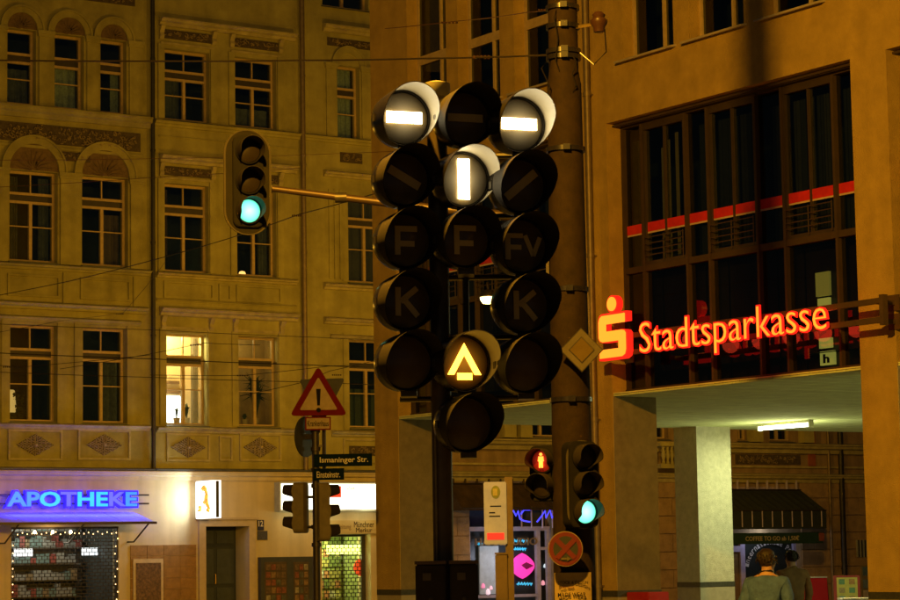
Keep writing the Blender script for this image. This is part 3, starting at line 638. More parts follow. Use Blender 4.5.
for k in range(7):                           # small balustrade
    u = OLD.U(657+k*4.2, 457); MB().lathe([(.05, 0), (.05, .05), (.03, .1), (.075, .25), (.03, .42), (.05, .46), (.05, .5)], (u, -.3, 4.26), 'Z', 8).build('baluster', plB, hD)
MB().box(OLD.U(652, 457), OLD.U(690, 457), -.42, -.2, 4.12, 4.25).box(OLD.U(652, 457), OLD.U(690, 457), -.42, -.2, 4.77, 4.86).build('balustrade_rail', plB, hD)
rnd = random.Random(2); sm = mat('stone_block', (.36, .25, .115), .85, var=.35, scale=3, bump=.5, bscale=35)
for j in range(7):
    z0_ = .12+j*.525
    for ra, rb in ((uEnd, hair[0]-.02), (hair[1]+.02, coff[0]-.02), (coff[1]+.02, 27.5)):
        x = ra-(.45 if j % 2 else 0)
        while x < rb-.05:
            a, c = max(ra, x)+.008, min(rb, x+.95)-.008
            if c-a > .08: MB().box(a, c, -.045-.008*rnd.random(), -.003, z0_+.01, z0_+.515).build('stone_block', sm, hD)
            x += .95
downpipe(hD, OLD.U(827, 480), .1, 19, pipel, .045); downpipe(hD, OLD.U(839, 480), .1, 19, pipe, .085)
def awning(name, label, px_roof, out, m, vz, posts, pm):
    """sloped cloth on a frame with a hanging front strip"""
    t = on_old(name, label, 'awning'); u0, u1, zb, zt = px_roof; n = max(6, int((u1-u0)/.3))
    b = MB()
    for i in range(n):
        a, c = u0+(u1-u0)*i/n, u0+(u1-u0)*(i+1)/n; m_ = (a+c)/2
        b.add([(a, -.04, zt), (m_, -.04, zt), (c, -.04, zt), (a, -out, zb), (m_, -out, zb-.03), (c, -out, zb), (m_, -out/2, (zb+zt)/2-.05), (a, -out/2, (zb+zt)/2), (c, -out/2, (zb+zt)/2)], [(0, 1, 6, 7), (1, 2, 8, 6), (7, 6, 4, 3), (6, 8, 5, 4)])
    b.prism([(u0, zb), (u1, zb), (u1, zb-vz), (u0, zb-vz)], -out-.012, -out)
    for u in (u0, u1): b.add([(u, -.04, zt), (u, -out, zb), (u, -out, zb-vz), (u, -.04, zb-vz)], [(0, 1, 2, 3)])
    b.build('cloth', m, t)
    MB().tube([(u0, -out-.02, zb), (u1, -out-.02, zb)], .02, 6).tube([(u0, -.06, zt), (u1, -.06, zt)], .03, 6).build('bar', steel, t)
    for k in range(posts):
        u = u0+(u1-u0)*(k+.5)/posts; MB().box(u-.016, u+.016, -out-.024, -out-.013, zb-vz+.06, zb-.02).build('stripe', pm, t)
        MB().box(u-.03, u+.03, -.10, -.06, zt+.02, zt+.33).build('hanger', pm, t)
    return t
lil = mat('lilac_strip', (.5, .46, .7), .5)
dgreen = mat('awning_green', (.018, .028, .022), .8, var=.35, scale=5)
p0 = 1.15
au0, au1 = OLD.U(716, 515, -p0), OLD.U(826, 515, -p0); azb, azt = OLD.Z(780, 510.5, -p0), OLD.Z(770, 490, 0)
awning('shop_awning', 'dark green coffee bar awning with pale vertical strips', (au0, au1, azb, azt), p0, dgreen, azb-OLD.Z(780, 529, -p0), 11, lil)
# coffee bar front
t = on_old('coffee_bar_front', 'coffee bar shopfront with green band, lilac door frame and white arched lettering', 'shopfront')
a, c, d, e = pxbox(OLD, 716, 822, 533, 544, -1.0); MB().box(a, c, -1.05, -1.0, d, e).build('green_band', mat('band_green', (.012, .045, .03), .6), t)
r0, r1, q0, q1 = pxbox(OLD, 745.5, 799, 536, 541.5, -1.05); text_mb('COFFEE TO GO ab 1,50€', r0, r1, q0, q1, -1.0502, .006, .01).build('lettering', mat('letter_pale', (.42, .38, .28), .6), t)
a, c, d, e = pxbox(OLD, 819, 824, 533, 541, -1.05); MB().box(a, c, -1.06, -1.0502, d, e).build('red_badge', mat('badge', (.25, .07, .05), .6), t)
a, c, _, e = coff
MB().box(a, c, .36, .4, .1, e).build('back_panel', mat('salon_dark', (.03, .035, .03), .5), t)
x1 = OLD.U(748, 570)
for (q0, q1) in ((x1-.1, x1+.08), (c-.1, c)): MB().box(q0, q1, .2, .3, .1, e).build('frame_post', lil, t)
MB().box(a, x1-.1, .2, .3, OLD.Z(735, 552), OLD.Z(735, 546)).build('door_head', lil, t)
MB().box(a+.05, x1-.12, .26, .3, .12, OLD.Z(735, 552)).build('door_leaf', mat('door_ochre', (.22, .14, .04), .5), t)
MB().quad((x1+.08, .25, .6), (c-.1, .25, .6), (c-.1, .25, e), (x1+.08, .25, e)).build('glass', gclear, t)
light('bar_light', 'POINT', 16, (.85, .85, 1), (OLD.U(760, 560), -.45, 2.3), t, .2)  # added point light under the awning, without a lamp body
cu, cz = OLD.px(772, 571, .24); R_ = OLD.U(795, 560, .24)-cu
for i, ch in enumerate('Internationale Presse'):
    if ch == ' ': continue
    ang = math.pi*(.93-.86*i/20); g = text_mb(ch, -.045, .045, 0, .13 if ch.islower() else .17, 0, .008); ca, sa = math.cos(ang-math.pi/2), math.sin(ang-math.pi/2)
    g.v = [(cu+R_*1.0*math.cos(ang)+x*ca-z*sa, .24+y, cz+R_*.85*math.sin(ang)+x*sa+z*ca) for x, y, z in g.v]; g.build('letter', mat('letter_white', (.7, .7, .68), .6), t)
# salon: awning with blue neon, window, lettering, pink lips
p1 = .8
awning('shop_awning', 'dark brown striped awning above the hair salon window', (OLD.U(462, 500, -p1), OLD.U(556, 500, -p1), OLD.Z(512, 508, -p1), OLD.Z(512, 484, 0)), p1, mat('awning_brown', (.05, .03, .015), .8, var=.6, scale=2.5), .06, 8, mull)
t = on_old('salon_front', 'hair salon shopfront with lilac frames, HAARSTUDIO lettering and pink lips', 'shopfront')
a, c, _, e = hair; zf = OLD.Z(510, 531); xd = OLD.U(541, 570)
MB().box(a, c, .36, .4, .1, e).build('back_panel', mat('salon_back', (.03, .04, .045), .4), t)
lilf = mat('frame_lilac', (.42, .38, .46), .5)
for u in (a+.02, xd, c-.06): MB().box(u-.07, u+.07, .1, .2, .1, zf).build('frame_post', lilf, t)
MB().box(a-.05, c+.01, .09, .21, zf, zf+.12).build('frame_head', lilf, t)
MB().box(xd+.07, c-.13, .11, .19, OLD.Z(547, 550), OLD.Z(547, 547)).build('door_rail', lilf, t)
MB().box(a+.09, xd-.07, .11, .19, .5, .58).build('frame_foot', lilf, t)
zs = OLD.Z(500, 546)
pu = OLD.U(506, 570)
MB().box(OLD.U(485, 570), OLD.U(504, 570), .25, .3, .6, zs).build('pale_blind', mat('blind', (.42, .47, .48), .6, emit=(.5, .62, .68), estr=.10), t)  # blind glows by itself: the bluish window light is put in
r0, r1, q0, q1 = pxbox(OLD, 475, 537, 538, 545.5, .08); text_mb('HAARSTUDIO', r0, r1, q0, q1, .09, .03, .02).build('lettering', mat('letter_brass', (.20, .13, .05), .4), t)
cu, cz = OLD.px(523, 566, .1)
lip = [(cu+.42*math.cos(k*math.pi/12)*(1 if k < 12 else 1), cz+.36*math.sin(k*math.pi/12)*(1-.35*abs(math.cos(k*math.pi/12)))) for k in range(24)]
lo = MB().prism(lip, .12, .16).build('pink_lips', glow('pink', (1, .05, .45), .75), t)
MB().prism([(cu-.05, cz+.02), (cu+.12, cz+.1), (cu+.36, cz), (cu+.12, cz-.1)], .09, .119).build('lip_gap', mat('lip_dark', (.3, .01, .12), .5), lo)
cy = glow('neon_aqua', (.05, .5, .8), .6)
for k, (x0, x1, y) in enumerate(((513, 527, 541), (514, 526, 549), (517, 532, 584), (478, 482, 544))):
    pts = [(OLD.U(x0+(x1-x0)*i/16, y, .1), .1, OLD.Z(x0+(x1-x0)*i/16, y+1.4*math.sin(i*2.2), .1)) for i in range(17)]; MB().tube(pts, .022, 5).build('script_lettering', cy, t)
for k, (x, y, col, s) in enumerate(((484, 586, (1, .25, .45), .05), (492, 588, (1, .5, .6), .04), (489, 592, (1, .7, .8), .06), (546, 566, (.7, .9, 1), .04), (544, 583, (1, .4, .5), .05))):
    uq, zq = OLD.px(x, y, .2); MB().lathe([(.0, -s*1.5), (s*1.2, -s), (s, s*.6), (s*.4, s*1.4), (0, s*1.5)], (uq, .25, zq), 'Z', 10).build('lit_bottle', glow('bottle_%d' % k, col, .7), t)
light('salon_light', 'POINT', 30, (.75, .8, 1), (OLD.U(505, 570), -.7, 1.6), t, .2)  # added point light outside the window, brightens the salon frames
t = on_old('neon_script', 'squiggly deep blue neon script hanging below the salon awning', 'neon')
nb = glow('neon_deep', (.06, .06, 1), 1.6)
for st in ([(513, 510), (516, 516), (518, 511), (520, 519), (524, 521), (530, 522)], [(521, 514), (524, 510), (530, 510)], [(537, 522), (541, 517), (545, 511), (546, 518), (550, 510), (552, 518), (555, 515)]):
    MB().tube([(OLD.U(x, y, -.75), -.75, OLD.Z(x, y, -.75)) for x, y in st], .022, 6).build('tube', nb, t)
b = MB()
for x in (512, 522, 532, 543, 553): u = OLD.U(x, 515, -.75); b.box(u-.015, u+.015, -.74, -.71, OLD.Z(x, 528, -.75), OLD.Z(x, 507, -.75))
b.build('bars', lil, t)
t = on_old('barred_window', 'small barred lit window and notices beside the arcade pillar', 'window')
a, c, d, e = pxbox(OLD, 855, 874, 540, 557); MB().box(a, c, -.08, -.05, d, e).build('pane', mat('frosted', (.32, .34, .28), .5), t)
for k in range(6): u = a+(c-a)*(k+.5)/6; MB().tube([(u, -.1, d), (u, -.1, e)], .018, 6).build('bar', black, t)
t = on_old('notice_board', 'blue and white notices pinned below the barred window', 'notice board')
a, c, d, e = pxbox(OLD, 860, 876, 566, 600); MB().box(a, c, -.08, -.05, d, e).build('board', mat('notice', (.25, .22, .14), .6), t)
for k, (f, col) in enumerate(((.72, (.12, .22, .3)), (.35, (.2, .3, .36)), (.04, (.6, .55, .45)))): MB().box(a+.05, c-.05, -.09, -.0802, d+(e-d)*f, d+(e-d)*(f+.25)).build('notice', mat('notice_%d' % k, col, .6, var=.4, scale=9), t)

# ---------------------------------------------------------------- the bank on its arcade
def p_at(x, y, u):                            # depth into the bank where a sight line meets the plane u
    r = ray(x, y); t = (BANK.o.dot(BANK.u)+u) / r.dot(BANK.u); return (Vector((0, 0, EYE))+r*t-BANK.o).dot(BANK.p)
bk = thing('bank_building', 'orange rendered bank building standing on square arcade pillars', 'building', BANK.o, BANK.ang)
ZS, ZB, PIT = 3.95, 7.92, 5.79
bays = [(.10+PIT*k, 5.24+PIT*k) for k in (-1, 0, 1, 2)]
uW, uE = -6.42, bays[-1][1]+.66
wops = []
for k in (-1, 0, 1, 2):
    for a in (.53, 2.04, 3.6): wops.append((a+PIT*k, a+1.17+PIT*k, 8.78, 11.4))
wall_mb(uW, uE, ZS, 17, [(a, c, ZS, ZB) for a, c in bays] + wops, 0, .3).build('wall', bankpl, bk)
b = MB(); b.quad((uW, 0, ZS), (uW, 12, ZS), (uW, 12, 17), (uW, 0, 17)).quad((uE, 0, ZS), (uE, 12, ZS), (uE, 12, 17), (uE, 0, 17)).quad((uW, 12, ZS), (uE, 12, ZS), (uE, 12, 17), (uW, 12, 17)).quad((uW, 0, 17), (uE, 0, 17), (uE, 12, 17), (uW, 12, 17)); b.build('side_wall', bankpl, bk)
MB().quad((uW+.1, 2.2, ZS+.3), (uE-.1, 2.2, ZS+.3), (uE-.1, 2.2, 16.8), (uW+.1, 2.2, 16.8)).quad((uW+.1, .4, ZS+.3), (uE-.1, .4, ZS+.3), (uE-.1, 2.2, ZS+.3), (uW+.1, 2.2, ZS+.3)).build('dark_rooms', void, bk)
# soffit of narrow boards
b = MB(); x = uW+.02
while x < uE-.05:
    b.box(x, x+.165, .02, 11.95, ZS-.03+.004*random.random(), ZS+.02); x += .172
o = b.build('soffit_boards', soffm, bk); o['kind'] = 'stuff'
MB().box(uW+.01, uE-.01, .75, 11.98, ZS+.021, ZS+.25).build('slab', conc, bk)
# upper windows
for a, c, d, e in wops:
    y = .2; f = MB(); fw = .055
    f.box(a, a+fw, y, y+.07, d, e).box(c-fw, c, y, y+.07, d, e).box(a+fw, c-fw, y, y+.07, d, d+fw).box(a+fw, c-fw, y, y+.07, 9.78, 9.93).box(a+fw, c-fw, y, y+.07, e-fw, e)
    ux = a+(c-a)*.62; f.box(ux-.022, ux+.022, y-.01, y+.06, d+fw, 9.78).box(ux-.022, ux+.022, y-.01, y+.06, 9.93, e-fw)
    wo = f.build('window', frm, bk)
    MB().profile([(.19, d+.02), (-.12, d-.05), (-.12, d-.02), (.19, d+.05)], a-.06, c+.06).build('sill', mat('sill_pale', (.42, .36, .25), .6), wo)
    for q0, q1 in ((a+fw, ux-.022), (ux+.022, c-fw)):
        for z0_, z1_ in ((d+fw, 9.78), (9.93, e-fw)): MB().quad((q0, y+.03, z0_), (q1, y+.03, z0_), (q1, y+.03, z1_), (q0, y+.03, z1_)).build('pane', gdark, wo)
# curtain wall in each bay
mx = [BANK.U(x, 200, .3) for x in (623, 644.5, 688, 710.5, 759, 786, 838, 856.5)]
mx[0], mx[-1] = .13, 5.21
blind = [mat('blind_%d' % k, c, .9, var=.2) for k, c in enumerate(((.05, .06, .062), (.09, .095, .085), (.60, .48, .2)))]  # last colour is pale: street light on the slats is put into it
for k, (a, c) in zip((-1, 0, 1, 2), bays):
    sh = PIT*k; P_ = .3; m_ = MB()
    for x in mx: m_.box(x+sh-.02, x+sh+.02, P_-.05, P_+.08, ZS+.01, ZB-.06)
    m_.box(a, c, P_-.04, P_+.07, 5.70, 5.79).box(a, c, P_-.06, P_+.1, ZS-.02, ZS+.07).box(a, c, P_-.04, P_+.08, ZB-.07, ZB-.002).box(a, c, P_-.19, P_-.14, ZB-.05, ZB-.02)
    cw = m_.build('curtain_wall', mull, bk)
    for i in range(7):
        x0, x1 = mx[i]+sh+.02, mx[i+1]+sh-.02; wide = i % 2 == 1
        MB().quad((x0, P_+.02, ZS+.07), (x1, P_+.02, ZS+.07), (x1, P_+.02, 5.70), (x0, P_+.02, 5.70)).build('parapet_panel', gdark, cw)
        MB().box(x0, x1, P_+.3, P_+.32, ZS+.03, 5.70).build('backing', mat('parapet_dark', (.028, .017, .009), .5, var=.3), cw)
        halves = [(x0, x1)]
        if wide:
            f = MB(); um = (x0+x1)/2; fw = .032; f.box(x0, x0+fw, P_-.03, P_+.06, 5.79, ZB-.07).box(x1-fw, x1, P_-.03, P_+.06, 5.79, ZB-.07).box(x0+fw, x1-fw, P_-.03, P_+.06, 5.79, 5.84).box(x0+fw, x1-fw, P_-.03, P_+.06, ZB-.16, ZB-.07).box(um-.012, um+.012, P_-.02, P_+.05, 5.84, ZB-.16)
            f.build('sash', mat('sash_dark', (.045, .03, .018), .5), cw); halves = [(x0+fw, um-.012), (um+.012, x1-fw)]
            r = MB()
            for z in (5.92, 6.0, 6.09, 6.18): r.tube([(x0+.02, P_-.07, z), (x1-.02, P_-.07, z)], .008, 5)
            for u in (x0+.03, um, x1-.03): r.tube([(u, P_-.07, 5.8), (u, P_-.07, 6.2)], .008, 5)
            r.build('window_rail', mull, cw)
        for q0, q1 in halves:
            MB().quad((q0, P_+.025, 5.8), (q1, P_+.025, 5.8), (q1, P_+.025, ZB-.08), (q0, P_+.025, ZB-.08)).build('pane', gdark, cw)
            MB().box(q0, q1, P_+.006, P_+.02, 6.275, 6.41).build('red_stripe', red, cw); MB().box(q0, q1, P_+.006, P_+.02, 6.25, 6.274).build('cream_stripe', cream, cw)
            rnd = random.Random(int(q0*100)); x = q0+.02
            while x < q1-.05:
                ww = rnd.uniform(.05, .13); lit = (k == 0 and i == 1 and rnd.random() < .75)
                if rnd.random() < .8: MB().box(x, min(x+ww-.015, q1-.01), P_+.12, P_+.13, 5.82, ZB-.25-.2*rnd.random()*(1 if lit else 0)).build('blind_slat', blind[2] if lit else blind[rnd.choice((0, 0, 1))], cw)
                x += ww
# pillars
def pillar(u0, u1, p0, p1, m):
    po = MB().box(u0, u1, p0, p1, .13, ZS-.001).build('pillar', m, bk)
    MB().box(u0-.004, u1+.004, p0-.004, p1+.004, .131, 1.04).build('plinth', mat('plinth_tile', (.34, .30, .2), .6, var=.2, scale=8), po)
    MB().box(u0-.008, u1+.008, p0-.008, p1+.008, 1.04, 1.13).build('plinth_band', mat('plinth_band', (.05, .05, .035), .5, var=.5, scale=30), po)
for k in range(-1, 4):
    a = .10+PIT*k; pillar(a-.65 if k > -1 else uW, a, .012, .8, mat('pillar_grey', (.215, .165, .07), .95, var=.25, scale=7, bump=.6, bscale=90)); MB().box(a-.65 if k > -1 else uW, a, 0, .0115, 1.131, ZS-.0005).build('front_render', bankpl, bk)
pA = p_at(698, 500, uW+.66); pB = p_at(732, 500, uW+.66)
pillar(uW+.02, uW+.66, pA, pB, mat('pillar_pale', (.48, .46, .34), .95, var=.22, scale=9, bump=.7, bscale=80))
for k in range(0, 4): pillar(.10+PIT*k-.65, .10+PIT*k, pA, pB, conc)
downp = BANK.U(591, 250, -.1)
downpipe(bk, downp, .2, 17, pipel, .05)
# fluorescent tube under the soffit
def on_z(x, y, z):
    r = ray(x, y); t = (z-EYE)/r.z; return Vector((0, 0, EYE))+r*t
t0, t1 = on_z(758.5, 428.5, ZS-.11), on_z(812, 424.5, ZS-.11)
t = thing('tube_lamp', 'bright fluorescent tube lamp fixed under the arcade ceiling', 'lamp', (t0+t1)/2, BANK.ang); Lh = (t1-t0).length/2
MB().box(-Lh, Lh, -.05, .05, .03, .08).box(-Lh-.03, -Lh, -.05, .05, -.045, .08).box(Lh, Lh+.03, -.05, .05, -.045, .08).build('housing', white, t)
MB().tube([(-Lh, 0, 0), (Lh, 0, 0)], .034, 10).build('tube', glow('tube_light', (1, 1, .74), 16), t)
light('tube_light', 'AREA', 90, (.95, 1, .5), (0, 0, -.06), t, shape='RECTANGLE', size=Lh*2, size_y=.1)
light('tube_spill', 'POINT', 50, (1, 1, .45), (0, 0, -.45), t, .1)  # added point light below the tube, brightens the soffit
for uu_, pp_, lb in ((6.6, 5.5, 'added fluorescent tube lamp just past the right arcade pillar'), (9.5, 2.2, 'added fluorescent tube lamp close behind the third bay glazing'), (11.5, 7, 'added fluorescent tube lamp deep in the arcade past the right pillar')):  # unseen extra tubes, added to light the soffit more evenly
    t2 = thing('tube_lamp', lb, 'lamp', BANK.world(uu_, pp_, ZS-.11), BANK.ang, 'added arcade tubes out of view')
    MB().box(-Lh, Lh, -.05, .05, .03, .08).build('housing', white, t2); MB().tube([(-Lh, 0, 0), (Lh, 0, 0)], .034, 10).build('tube', glow('tube_light', (1, 1, .74), 16), t2)
    light('tube_light', 'POINT', 90, (.85, 1, .45), (0, 0, -.9), t2, .5)
# illuminated lettering
t = thing('bank_sign', 'glowing red and yellow Stadtsparkasse lettering on rails across the bank front', 'sign', BANK.o, BANK.ang)
SPp = -.5
u0, u1 = BANK.U(639, 340, SPp), BANK.U(827.5, 318, SPp)
zt_, zb_ = BANK.Z(645, 321, SPp), BANK.Z(726, 353.5, SPp)
redg = glow('sign_red', (1, .015, .008), 1.1); yelg = glow('sign_yellow', (1, .27, .02), 1.7)
L = text_mb('Stadtsparkasse', u0, u1, zb_, zt_, SPp+.03, .03, .010, True); L2 = text_mb('Stadtsparkasse', u0+.022, u1-.022, zb_+.022, zt_-.022, SPp-.002, .008, -.014, True)
LO = [(min(v[0] for v in x.v), max(v[0] for v in x.v), x.build('letter', redg, t)) for x in L]
for y in L2:
    xm = (min(v[0] for v in y.v)+max(v[0] for v in y.v))/2; lo = min(LO, key=lambda q: max(q[0]-xm, xm-q[1]))[2]; y.build('letter_face', yelg, lo)
# the S with its dot
a, c, d, e = BANK.U(599.5, 335, SPp), BANK.U(626, 335, SPp), BANK.Z(612, 357.5, SPp), BANK.Z(614, 314.5, SPp)
def s_poly(a, c, d, e, g):
    h = e-d; w_ = c-a; th = h*.235; X = lambda f: a+w_*f; Zz = lambda f: d+h*f
    return [(X(.12), Zz(1)), (X(.98), Zz(1)), (X(.98), Zz(.79)), (X(.27), Zz(.79)), (X(.27), Zz(.62)), (X(.85), Zz(.62)), (X(.95), Zz(.60)), (X(1), Zz(.54)), (X(1), Zz(.16)), (X(.96), Zz(.05)), (X(.85), Zz(0)),
            (X(.02), Zz(0)), (X(.02), Zz(.20)), (X(.74), Zz(.20)), (X(.74), Zz(.38)), (X(.14), Zz(.38)), (X(.05), Zz(.41)), (X(0), Zz(.48)), (X(0), Zz(.85)), (X(.04), Zz(.95))]
lo = MB().prism(s_poly(a-.03, c+.03, d-.03, e+.03, 0), SPp, SPp+.1).build('emblem', redg, t); MB().prism(s_poly(a, c, d, e, 0), SPp-.016, SPp-.004).build('emblem_face', yelg, lo)
cu, cz = BANK.px(612, 304, SPp); rr = .125
lo = MB().lathe([(0, 0), (rr, 0), (rr, .1), (0, .1)], (cu, SPp, cz), 'Y', 28).build('emblem_dot', redg, t); MB().lathe([(0, -.016), (rr-.025, -.016), (rr-.025, -.002), (0, -.002)], (cu, SPp, cz), 'Y', 28).build('emblem_face', yelg, lo)
ur = BANK.U(881, 310, SPp+.13); za_, zb2 = BANK.Z(855, 304, SPp+.13), BANK.Z(855, 323, SPp+.13)
rm = mat('rail_brown', (.10, .062, .028), .5, .2)
MB().box(a-.1, ur, SPp+.11, SPp+.17, za_-.035, za_+.035).build('rail', rm, t); MB().box(a-.1, ur, SPp+.11, SPp+.17, zb2-.035, zb2+.035).build('rail', rm, t)
MB().box(ur, ur+.07, SPp+.10, SPp+.18, zb2-.07, za_+.07).build('end_bracket', rm, t)
for z in (za_, zb2):
    for u in (ur-.14, a+.05): MB().box(u-.03, u+.03, SPp+.171, -.01, z-.03, z+.03).box(u-.1, u+.1, -.02, -.004, z-.1, z+.1).build('wall_arm', rm, t)
for k in range(6): light('sign_light', 'POINT', 1.6, (1, .06, .02), (u0+(u1-u0)*(k+.5)/6, SPp+.25, (zt_+zb_)/2), t, .12)
light('emblem_light', 'POINT', 2.2, (1, .05, .02), ((a+c)/2, SPp+.25, (d+e)/2), t, .1)
# glowing panel set behind the dark glass as a lit sign's reflection
t = thing('window_light_panel', 'narrow yellow glowing panel imitating a sign reflected in the dark bank window', 'sign', BANK.o, BANK.ang)
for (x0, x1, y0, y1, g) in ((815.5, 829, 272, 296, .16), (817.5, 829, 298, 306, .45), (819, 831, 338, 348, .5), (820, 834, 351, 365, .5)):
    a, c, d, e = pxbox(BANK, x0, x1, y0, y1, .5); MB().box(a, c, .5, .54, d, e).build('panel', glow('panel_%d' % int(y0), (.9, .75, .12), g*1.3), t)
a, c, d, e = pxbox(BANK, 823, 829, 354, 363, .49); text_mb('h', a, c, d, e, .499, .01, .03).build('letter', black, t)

# ---------------------------------------------------------------- signal heads
def visor_mb(R, L, full=105, fade=150, lo=.12, n=44, flare=1.0, mid=None):
    """open tube hood, long over the top, cut away underneath"""
    v = []; f = []; th = .004
    for k in range(n):
        a = -math.pi+2*math.pi*k/n; d = abs(math.degrees(a)); s = 1 if d < full else max(0, 1-(d-full)/(fade-full)); l = L*(lo+(1-lo)*s*s*(3-2*s))
        if mid: l = L*(mid+(1-mid)*max(0, math.cos(a))**.7) if d <= 90 else L*(lo+(mid-lo)*max(0, 1-(d-90)/60))
        for rr in (R, R-th):
            fl = 1+(flare-1)*l/L
            v += [(rr*math.sin(a), 0, rr*math.cos(a)), (rr*fl*math.sin(a), -l, rr*fl*math.cos(a))]
    for k in range(n):
        i, j = 4*k, 4*((k+1) % n)
        f += [(i, i+1, j+1, j), (i+2, j+2, j+3, i+3), (i+1, i+3, j+3, j+1)]
    b = MB().add(v, f); b.sm = True; return b
def lens_mb(R): return MB().lathe([(R, .012), (R*.98, 0), (R*.75, -.008), (R*.4, -.014), (0.001, -.016)], n=32)
def round_head(parent, loc, yaw, R, sym, lit=None):
    h = MB().lathe([(.0, .19), (R*.5, .185), (R*.85, .15), (R*.98, .10), (R, .04), (R, -.012), (R*.95, -.02), (R*.93, -.005), (R*.93, .012), (0, .012)], n=36).build('signal_head', black, parent)
    h.location = loc; h.rotation_euler = (0, 0, yaw)
    visor_mb(R*1.005, R*1.5, lo=.1, mid=.62, flare=1.02).build('visor', blackin if not lit else mat('visor_lit', (.30, .26, .18), .5, var=.15), h)  # heads that are on get a paler visor: lamp light in its colour
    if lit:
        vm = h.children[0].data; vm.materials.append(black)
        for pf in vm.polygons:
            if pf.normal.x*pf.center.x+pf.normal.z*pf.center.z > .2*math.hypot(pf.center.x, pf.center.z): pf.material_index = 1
    lens_mb(R*.92).build('lens', {None: lensd, 'white': lit_lens('lens_white', (1, .70, .28), .95, R, 3.0), 'amber': lit_lens('lens_amber', (1, .36, .02), .5, R, 2.6)}[lit], h)
    sm_ = symd if lit is None else (glow('bar_white', (1, .82, .46), 26) if lit == 'white' else glow('bar_amber', (1, .52, .04), 6))
    y = -.019; q = MB(); B = R*.62; tk = R*.20
    def bar(x0, z0, x1, z1, w_):
        d = Vector((x1-x0, z1-z0)).normalized(); nx, nz = -d.y*w_/2, d.x*w_/2
        q.prism([(x0+nx, z0+nz), (x1+nx, z1+nz), (x1-nx, z1-nz), (x0-nx, z0-nz)], y-.004, y)
    if sym == 'bar': bar(-B*1.05, 0, B*1.05, 0, R*.40 if lit else R*.28)
    elif sym == 'vert': bar(0, -B*1.15, 0, B*1.15, R*.42)
    elif sym == 'left': bar(-B*.9, B*.55, B*.9, -B*.45, R*.3)
    elif sym == 'right': bar(-B*.9, -B*.75, B*.9, B*.75, R*.3)
    elif sym == 'F': bar(-R*.3, -R*.52, -R*.3, R*.5, tk); bar(-R*.2, R*.4, R*.42, R*.4, tk); bar(-R*.2, -.02, R*.32, -.02, tk)
    elif sym == 'K': bar(-R*.3, -R*.5, -R*.3, R*.5, tk); bar(-R*.2, 0, R*.4, R*.48, tk); bar(-R*.12, .02, R*.42, -R*.5, tk)
    elif sym == 'FV':
        bar(-R*.55, -R*.5, -R*.55, R*.42, tk); bar(-R*.45, R*.34, R*.02, R*.34, tk*.85); bar(-R*.45, -.01, -R*.04, -.01, tk*.85); bar(R*.1, R*.36, R*.4, -R*.35, tk*.8); bar(R*.4, -R*.35, R*.66, R*.30, tk*.8)
    elif sym == 'tri':
        q.prism([(0, R*.68), (R*.62, -R*.42), (R*.38, -R*.42), (0, R*.26)], y-.004, y); q.prism([(0, R*.68), (0, R*.26), (-R*.38, -R*.42), (-R*.62, -R*.42)], y-.004, y); q.prism([(-R*.26, -R*.36), (R*.28, -R*.36), (R*.28, -R*.60), (-R*.26, -R*.60)], y-.004, y)
    if sym: q.build('symbol', sm_, h)
    q = MB(); q.box(-R*1.03, -R*.98, .015, .05, -.02, .02).build('latch', steel, h)
    return h
DT = 13.0
base = P(444, 590, DT); base.z = 0
t = thing('tram_signal', 'tram signal mast carrying fifteen round black signal heads', 'signal', base)
def loc(x, y, D=DT): return P(x, y, D) - base
YAW, R0 = RAD(20), .160
heads = [(403, 118, 'bar', 'white'), (403, 179, 'left', None), (404.5, 240.5, 'F', None), (405, 302, 'K', None), (406, 362.5, None, None),
         (464, 118.5, 'bar', None), (462.5, 179.5, 'vert', 'white'), (463.5, 240, 'F', None), (463, 363, 'tri', 'amber'), (466, 424, None, None),
         (518, 124.5, 'bar', 'white'), (519.5, 185.5, 'right', None), (521, 246, 'FV', None), (523, 305.5, 'K', None), (524, 365, None, None)]
for x, y, s, l_ in heads: round_head(t, loc(x, y), YAW, R0, s, l_)
yb = .17
top = loc(438, 84); MB().tube([(0, yb, -.0), (0, yb, 1.3), (top.x*0, yb, top.z)], .058, 14).build('mast', mat('mast_dark', (.09, .06, .026), .5, .2, var=.4), t)
MB().lathe([(.05, -.05), (.072, -.04), (.08, 0), (.078, .035), (.03, .05), (0, .05)], (0, yb, top.z), 'Z', 16).build('mast_cap', mat('cap_grey', (.16, .14, .08), .6), t)
for xs, ya_, yz in ((403, 100, 385), (521, 105, 385), (464, 100, 440)):
    c0, c1 = loc(xs, ya_), loc(xs+4, yz); MB().tube([(c1.x, .2, c1.z), (c0.x, .2, c0.z)], .019, 8).build('frame_tube', steel, t)
for yz in (150, 211, 273, 334, 396):
    a, c = loc(399, yz), loc(527, yz); z = (a.z+c.z)/2; MB().tube([(a.x, .22, z), (c.x, .22, z)], .016, 8).build('cross_tube', steel, t)
for x, y, s, l_ in heads:
    c = loc(x, y+30); MB().box(c.x-.03, c.x+.06, .02, .2, c.z-.02, c.z+.02).build('clamp', steel, t)
